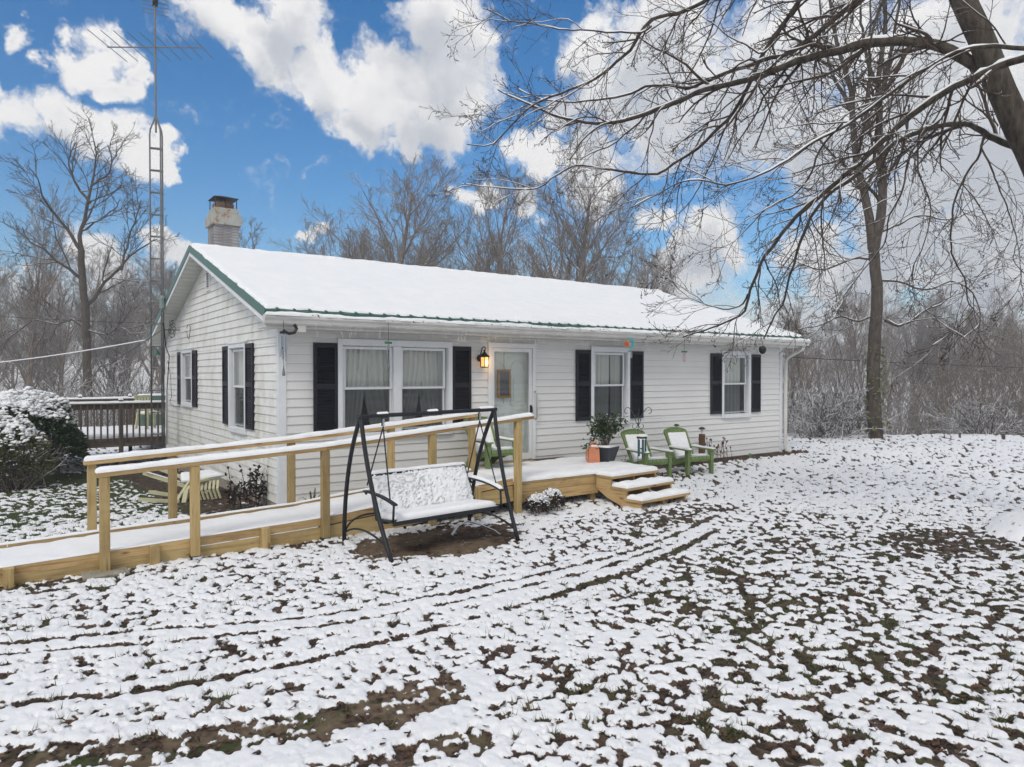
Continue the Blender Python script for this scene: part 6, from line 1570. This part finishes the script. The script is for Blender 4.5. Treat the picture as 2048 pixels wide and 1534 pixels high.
ML.append(([(1890, -130), (1760, -80)]+cp([(1290, -20), (1240, 20), (1190, 90), (1150, 140), (1100, 220), (1050, 330), (1000, 410), (940, 470), (880, 530), (800, 580), (740, 620), (650, 620), (560, 605), (450, 590), (380, 620), (300, 670), (150, 665), (30, 655)]), 8.5, 10.2, .042, .005, 60, False))
ML.append((cp([(720, 95), (690, 122), (600, 115), (500, 112), (400, 105), (300, 85), (220, 70), (160, 45), (120, 30)]), 8.35, 8.0, .013, .005, 26, False))
ML.append((cp([(1905, 470), (1885, 560), (1850, 620), (1820, 690), (1800, 760), (1790, 850), (1800, 920), (1830, 1000), (1850, 1080), (1862, 1112), (1800, 1180), (1720, 1235)]), 8.8, 9.2, .017, .006, 36, False))
ML.append((cp([(1895, 520), (1900, 545), (1940, 620), (1980, 720), (2010, 800), (2025, 860), (2010, 930), (2048, 975)]), 8.8, 8.4, .013, .005, 26, False))
ML.append((cp([(1062, 1050), (1040, 1085), (1000, 1105), (960, 1105), (900, 1085), (850, 1060), (780, 1000), (730, 985)]), 9.1, 9.6, .012, .004, 22, False))
ML.append((cp([(1180, 130), (1120, 190), (1060, 160), (1010, 135), (950, 95), (900, 60)]), 8.6, 8.2, .014, .005, 20, False))
ML.append((cp([(1400, 440), (1330, 520), (1290, 620), (1230, 690), (1140, 740), (1060, 820), (1000, 870), (930, 905)]), 7.8, 8.6, .014, .004, 26, False))
ML.append((cp([(1700, 455), (1640, 560), (1620, 680), (1570, 790), (1545, 880), (1470, 960), (1400, 1060), (1330, 1130)]), 9.2, 8.8, .016, .005, 30, False))
ML.append((cp([(1000, 410), (940, 560), (900, 640), (860, 700), (820, 750), (740, 790), (660, 800)]), 9.0, 9.5, .012, .004, 24, False))
ML.append((cp([(1750, 335), (1690, 470), (1680, 600), (1720, 720), (1700, 860), (1650, 960), (1660, 1080)]), 8.0, 8.3, .013, .004, 24, False))
ML.append((cp([(1560, -30), (1510, 100), (1500, 260), (1480, 420), (1400, 560), (1330, 640)]), 8.2, 8.0, .018, .004, 26, False))
MLEV = [dict(per_m=3.7, ang=(.45, 1.05), len=1.25, rr=.55, rmin=.0048, seg=8, wander=.13, trop=(-.012, .0, -.045), tipfall=.45),
        dict(n=6, ang=(.4, .95), ratio=.52, rr=.62, rmin=.0034, seg=5, wander=.16, trop=(0, 0, .01)),
        dict(n=5, ang=(.4, 1.0), ratio=.5, rr=.75, rmin=.0027, seg=3, wander=.18, trop=(0, 0, .06))]
mb0 = at_depth(2178, 1085, 8.6)
traced_tree('maple_tree', ML, (mb0[0], mb0[1], 0), 'large bare maple whose snow-lined limbs arch over the house from the right edge', ('bark_maple', 'bark_twig'), MLEV, 5, buds=(.5, .0055), snowy=True)
T2 = []
D2 = 21.6
T2.append(([(1750, 882), (1748, 800), (1750, 700), (1752, 620), (1750, 560), (1746, 490)], D2, D2, .215, .15, 16, True))
for pth, a, b, dd in (([(1746, 495), (1738, 440), (1725, 380), (1712, 320), (1708, 250), (1706, 190), (1690, 130), (1675, 80), (1660, 0), (1650, -90)], .15, .03, .5),
  ([(1747, 495), (1760, 420), (1765, 350), (1758, 290), (1757, 210), (1752, 170), (1760, 100), (1765, 40), (1760, -90)], .16, .03, -.4),
  ([(1707, 235), (1690, 190), (1665, 150), (1650, 80), (1640, 0), (1635, -60)], .07, .02, 1.0), ([(1757, 205), (1775, 140), (1790, 60), (1800, -20), (1805, -80)], .08, .02, -1.0),
  ([(1754, 180), (1735, 110), (1725, 30), (1722, -60)], .07, .02, .8), ([(1712, 320), (1730, 240), (1738, 160), (1742, 60), (1740, -60)], .06, .02, -.8),
  ([(1725, 380), (1690, 330), (1660, 300), (1620, 250), (1590, 180)], .05, .015, 1.2), ([(1763, 380), (1800, 320), (1840, 280), (1880, 220), (1900, 150)], .055, .015, -1.),
  ([(1769, 642), (1797, 653), (1819, 645), (1853, 622), (1886, 608), (1915, 580)], .05, .014, .6), ([(1742, 635), (1715, 640), (1680, 632), (1640, 650), (1600, 655), (1570, 680)], .035, .012, -1.2),
  ([(1760, 560), (1800, 560), (1850, 575), (1900, 560), (1950, 590), (1965, 640), (1920, 680)], .035, .012, -1.5), ([(1748, 520), (1700, 520), (1650, 540), (1600, 530), (1560, 570)], .04, .012, 1.3),
  ([(1752, 470), (1800, 450), (1850, 430), (1900, 440), (1950, 420)], .04, .012, 1.3)):
    T2.append((pth, D2, D2+dd, a, b, 20, False))
T2LEV = [dict(per_m=1.9, ang=(.4, .9), len=2.2, rr=.5, rmin=.013, seg=7, wander=.12, trop=(0, 0, .02), tipfall=.4),
         dict(n=6, ang=(.4, .9), ratio=.5, rr=.6, rmin=.009, seg=4, wander=.15, trop=(0, 0, .03)), dict(n=5, ang=(.4, .9), ratio=.5, rr=.7, rmin=.0065, seg=3, wander=.16, trop=(0, 0, .05))]
p2 = at_depth(1750, 882, D2)
t2 = traced_tree('forked_tree', T2, (p2[0], p2[1], zg(p2[0], p2[1])), 'tall forked bare tree with ivy on its lower trunk at the edge of the field', ('bark_oak', 'bark_oak'), T2LEV, 8, snowy=True)
leafy('ivy_leaves', 300, 0, 3, 0.12, M['leaf_olive'], t2, shape=lambda r, n: (lambda z, a: np.column_stack([(.24+.35*r.random(n)*(z < .9)*.5)*np.cos(a), (.24+.35*r.random(n)*(z < .9)*.5)*np.sin(a), z]))(.25+2.6*r.random(n)**1.2, r.random(n)*6.28))
TLB = [([(178, 800), (176, 700), (175, 630), (168, 560), (163, 500)], 34, 34, .21, .15, 14, True)]
for pth, a, b, dd in (([(163, 502), (158, 470), (170, 440), (180, 400), (190, 350), (192, 310), (188, 282)], .11, .025, .5), ([(161, 500), (145, 470), (125, 445), (105, 420), (85, 390), (75, 355), (58, 335)], .09, .02, -1),
  ([(172, 615), (190, 598), (215, 565), (240, 540), (260, 515), (285, 495), (315, 478)], .10, .025, 1.), ([(243, 538), (250, 500), (262, 460), (275, 430), (282, 400)], .06, .02, 1.5),
  ([(166, 560), (140, 540), (110, 520), (90, 500), (60, 480), (45, 455)], .09, .02, -1.5), ([(180, 405), (150, 370), (135, 330), (140, 300), (150, 285)], .08, .02, .8), ([(186, 370), (215, 350), (225, 320), (215, 290)], .06, .02, -1.),
  ([(174, 660), (140, 640), (110, 650), (70, 640), (40, 660)], .06, .02, 1.), ([(176, 660), (215, 670), (240, 655), (265, 670)], .05, .02, -1), ([(165, 460), (200, 440), (225, 420), (240, 400)], .05, .02, 1.)):
    TLB.append((pth, 34, 34+dd, a, b, 16, False))
TLV = [dict(per_m=2.1, ang=(.45, 1.0), len=2.6, rr=.5, rmin=.02, seg=7, wander=.13, trop=(0, 0, .04), tipfall=.4), dict(n=7, ang=(.4, .95), ratio=.5, rr=.6, rmin=.013, seg=4, wander=.16, trop=(0, 0, .03)), dict(n=6, ang=(.4, .95), ratio=.5, rr=.7, rmin=.009, seg=3, wander=.16, trop=(0, 0, .04))]
p3 = at_depth(178, 800, 34)
traced_tree('large_oak', TLB, (p3[0], p3[1], zg(p3[0], p3[1])), 'large forked bare tree in front of the clouds left of the antenna tower', ('bark_oak', 'bark_oak'), TLV, 14)

# ---- evergreen bushes at the left edge
def evergreen(name, loc, r0, h, n, size, mat, label, sd, snow_n, stems=0, lump=.18):
    o = empty(name, loc, 0, label, 'bush'); q = np.random.default_rng(sd)
    v = q.normal(size=(n, 3)); v[:, 2] = np.abs(v[:, 2])*1.0-.18; v /= np.linalg.norm(v, axis=1)[:, None]
    th = np.arctan2(v[:, 1], v[:, 0]); lum = 1+lump*2*(fbm(th*1.3+v[:, 2]*2, v[:, 2]*3+5, .55, 3, off=sd)-.5)
    rad = (1-.38*q.random(n)**2)*lum; P = v*rad[:, None]*np.array([r0, r0, h*.62])+np.array([0, 0, h*.40])
    leafy('foliage', n, 0, sd, size, mat, o, shape=lambda r, k: P)
    m = snow_n; v2 = q.normal(size=(m, 3)); v2[:, 2] = np.abs(v2[:, 2])+.12; v2 /= np.linalg.norm(v2, axis=1)[:, None]
    th = np.arctan2(v2[:, 1], v2[:, 0]); lum2 = 1+lump*2*(fbm(th*1.3+v2[:, 2]*2, v2[:, 2]*3+5, .55, 3, off=sd)-.5)
    keep = (fbm(th*2.0+v2[:, 2], v2[:, 2]*5, .30, 3, off=sd+3) < .27+.55*v2[:, 2]**2.2)
    S = (v2*(lum2*(.98+.05*q.random(m)))[:, None]*np.array([r0, r0, h*.62])+np.array([0, 0, h*.42]))[keep]; k = len(S)
    # small pillows of snow
    an = np.arange(6)*np.pi/3
    e = np.concatenate([np.column_stack([np.cos(an), np.sin(an), np.full(6, -.12)]), np.column_stack([.72*np.cos(an+.5), .72*np.sin(an+.5), np.full(6, .36)]), [[0, 0, .55]], [[0, 0, -.3]]])
    s = (size*(.26+.44*q.random(k)**2)*(.6+.5*np.clip((S[:, 2]-h*.6)/(h*.4), 0, 1)))[:, None, None]; asp = q.uniform(.7, 1.35, (k, 1, 3))
    V = (S[:, None, :]+e[None]*s*asp+q.normal(size=(k, 14, 3))*s*.2).reshape(-1, 3); b_ = (np.arange(k)*14)[:, None]
    F = np.concatenate([b_+np.array(t) for i in range(6) for t in ((i, (i+1) % 6, 6+i), ((i+1) % 6, 6+(i+1) % 6, 6+i), (6+i, 6+(i+1) % 6, 12), ((i+1) % 6, i, 13))])
    sn = link('snow', mesh_from('snow', V, F, M['snow'], True), o); sn['kind'] = 'stuff'
    if stems:
        D = np.column_stack([q.normal(size=stems)*.5, q.normal(size=stems)*.5, np.ones(stems)])
        a = grow(np.column_stack([q.normal(size=stems)*r0*.35, q.normal(size=stems)*r0*.35, np.zeros(stems)]), D, np.full(stems, h*.85), np.full(stems, .012), 6, .1, (0, 0, 0), .5, q)
        b2 = grow(*spawn(a, 5, .2, 1, (.4, .9), .35, .7, q, .006), 3, .15, (0, 0, .02), .6, q)
        link('stems', mesh_from('stems', *tubes([(a[0], a[1], 4), (b2[0], b2[1], 3)]), M['thicket'], True), o)
    return o
evergreen('evergreen_bush', (-2.82, 7.9, zg(-2.8, 7.9)-.1), 1.0, 1.85, 9000, .085, M['leaf_green'], 'big rounded dark evergreen bush with thick snow cap at the left edge', 4, 9000)
evergreen('twiggy_bush', (-3.06, 6.0, zg(-3.0, 6.4)-.05), .60, 1.25, 4200, .075, M['leaf_olive'], 'smaller twiggy olive bush in front of the rounded evergreen', 9, 2600, 90, .22)

# ---- misty air over the fields and woods
hzb = MB().box(CAM[0]-300, CAM[0]+300, CAM[1]-300, CAM[1]+300, -9.0, 23.5).build('haze', None)
hm_ = bpy.data.materials.new('misty_air'); hm_.use_nodes = True; hn = hm_.node_tree
hn.nodes.remove(hn.nodes['Principled BSDF']); pv = hn.nodes.new('ShaderNodeVolumePrincipled')
pv.inputs['Color'].default_value = (0.90, 0.93, 0.97, 1); pv.inputs['Density'].default_value = HAZE; pv.inputs['Anisotropy'].default_value = 0.3
hn.links.new(pv.outputs[0], hn.nodes['Material Output'].inputs['Volume']); hzb.data.materials.append(hm_); hzb['kind'] = 'stuff'; hzb['label'] = 'thin pale winter haze hanging over the yard and woods'; hzb['category'] = 'haze'

for (x_, y_, r0_, h_, sd_, lab_) in ((2.86, -2.36, .17, .27, 21, 'left one of two small snow-capped shrubs at the foot of the deck'), (3.17, -2.28, .17, .30, 33, 'right one of two small snow-capped shrubs at the foot of the deck')):
    evergreen('low_shrub', (x_, y_, 0.0), r0_, h_, 800, .034, M['leaf_dark'], lab_, sd_, 1300, 12, .2)['group'] = 'low snow-capped shrubs'

# ================================================================== LEAVES AND GRASS ON THE GROUND
def scatter(n, f0, f1, lmax, sd):
    r = np.random.default_rng(sd); f = f0*(f1/f0)**r.random(n); l = (r.random(n)*2-1)*np.minimum(f*.78+.6, lmax)
    x = CAM[0]+FWD0[0]*f+RGT[0]*l; y = CAM[1]+FWD0[1]*f+RGT[1]*l
    ok = ~((x > -.02) & (x < 12.3) & (y > -.02) & (y < 9)) & ~((x > -6.4) & (x < 2.7) & (y > -2.1) & (y < -.95)) & ~((x > 2.6) & (x < 5.3) & (y > -2.9) & (y < 0))
    return x[ok], y[ok], r
def make_leaves():
    x, y, r = scatter(120000, 3.6, 26, 30, 4); z, a, g, d = ground_height(x, y)
    p = np.where(a < 0.02, .55*(1-.5*g)*(1-.85*d), np.where(a < .12, .14, np.where(np.hypot(x-CAM[0], y-CAM[1]) > 9, .045, .016))); keep = r.random(len(x)) < p
    x, y, z, a = x[keep], y[keep], z[keep], a[keep]; n = len(x)
    e = np.array([[-1, 0, .0], [-.35, .55, .18], [.1, .38, .10], [.55, .5, .25], [1, 0, .12], [.55, -.5, .22], [.1, -.38, .08], [-.35, -.55, .2]])
    th = r.random(n)*6.28; s = (.010+.020*r.random(n)**2); til = r.normal(size=(n, 2))*np.where(a > .05, .5, .3)[:, None]
    X = e[None, :, 0]*s[:, None]; Y = e[None, :, 1]*s[:, None]*.9; Z = e[None, :, 2]*s[:, None]*r.uniform(-.3, 1.3, n)[:, None]
    Zt = Z+X*til[:, :1]+Y*til[:, 1:]; c, s_ = np.cos(th)[:, None], np.sin(th)[:, None]
    V = np.stack([x[:, None]+X*c-Y*s_, y[:, None]+X*s_+Y*c, z[:, None]+.012+np.maximum(Zt, -.008)], -1).reshape(-1, 3)
    b_ = (np.arange(n)*8)[:, None]; F = np.concatenate([b_+np.array(q) for q in ((0, 1, 2, 6), (0, 6, 7, 0), (2, 3, 4, 5))][:1]+[b_+np.array((2, 3, 4, 5)), b_+np.array((2, 5, 6, 0)), b_+np.array((0, 6, 7, 7))][:2])
    tag(link('fallen_leaves', mesh_from('fallen_leaves', V, F, M['leaf_brown'])), 'brown dead leaves scattered over the yard and the snow', 'leaves', kind='stuff')
make_leaves()
def make_grass():
    x, y, r = scatter(150000, 3.8, 14, 12, 8)
    x2, y2, r2 = scatter(60000, 9, 21, 12, 18); k2 = x2 < -.3; x = np.concatenate([x, x2[k2]]); y = np.concatenate([y, y2[k2]])
    z, a, g, d = ground_height(x, y); zt = terrain(x, y)
    patch = fbm(x, y, .45, 3, off=12.)
    keep = (a < .05) & (d < .45) & (r.random(len(x)) < np.clip((g*.7+patch-.62)*2.2, 0, .8)); x, y, zt = x[keep], y[keep], zt[keep]; n = len(x)
    th = r.random(n)*6.28; h = .025+.045*r.random(n)**1.5; w = .0024+.002*r.random(n); ln = r.normal(size=(n, 2))*.028
    V = np.stack([np.stack([x-w*np.cos(th), y-w*np.sin(th), zt-.005], -1), np.stack([x+w*np.cos(th), y+w*np.sin(th), zt-.005], -1), np.stack([x+ln[:, 0], y+ln[:, 1], zt+h], -1)], 1).reshape(-1, 3)
    tag(link('grass', mesh_from('grass', V, np.arange(3*n).reshape(-1, 3), M['grass'])), 'short green grass showing through the thin snow', 'grass', kind='stuff')
make_grass()
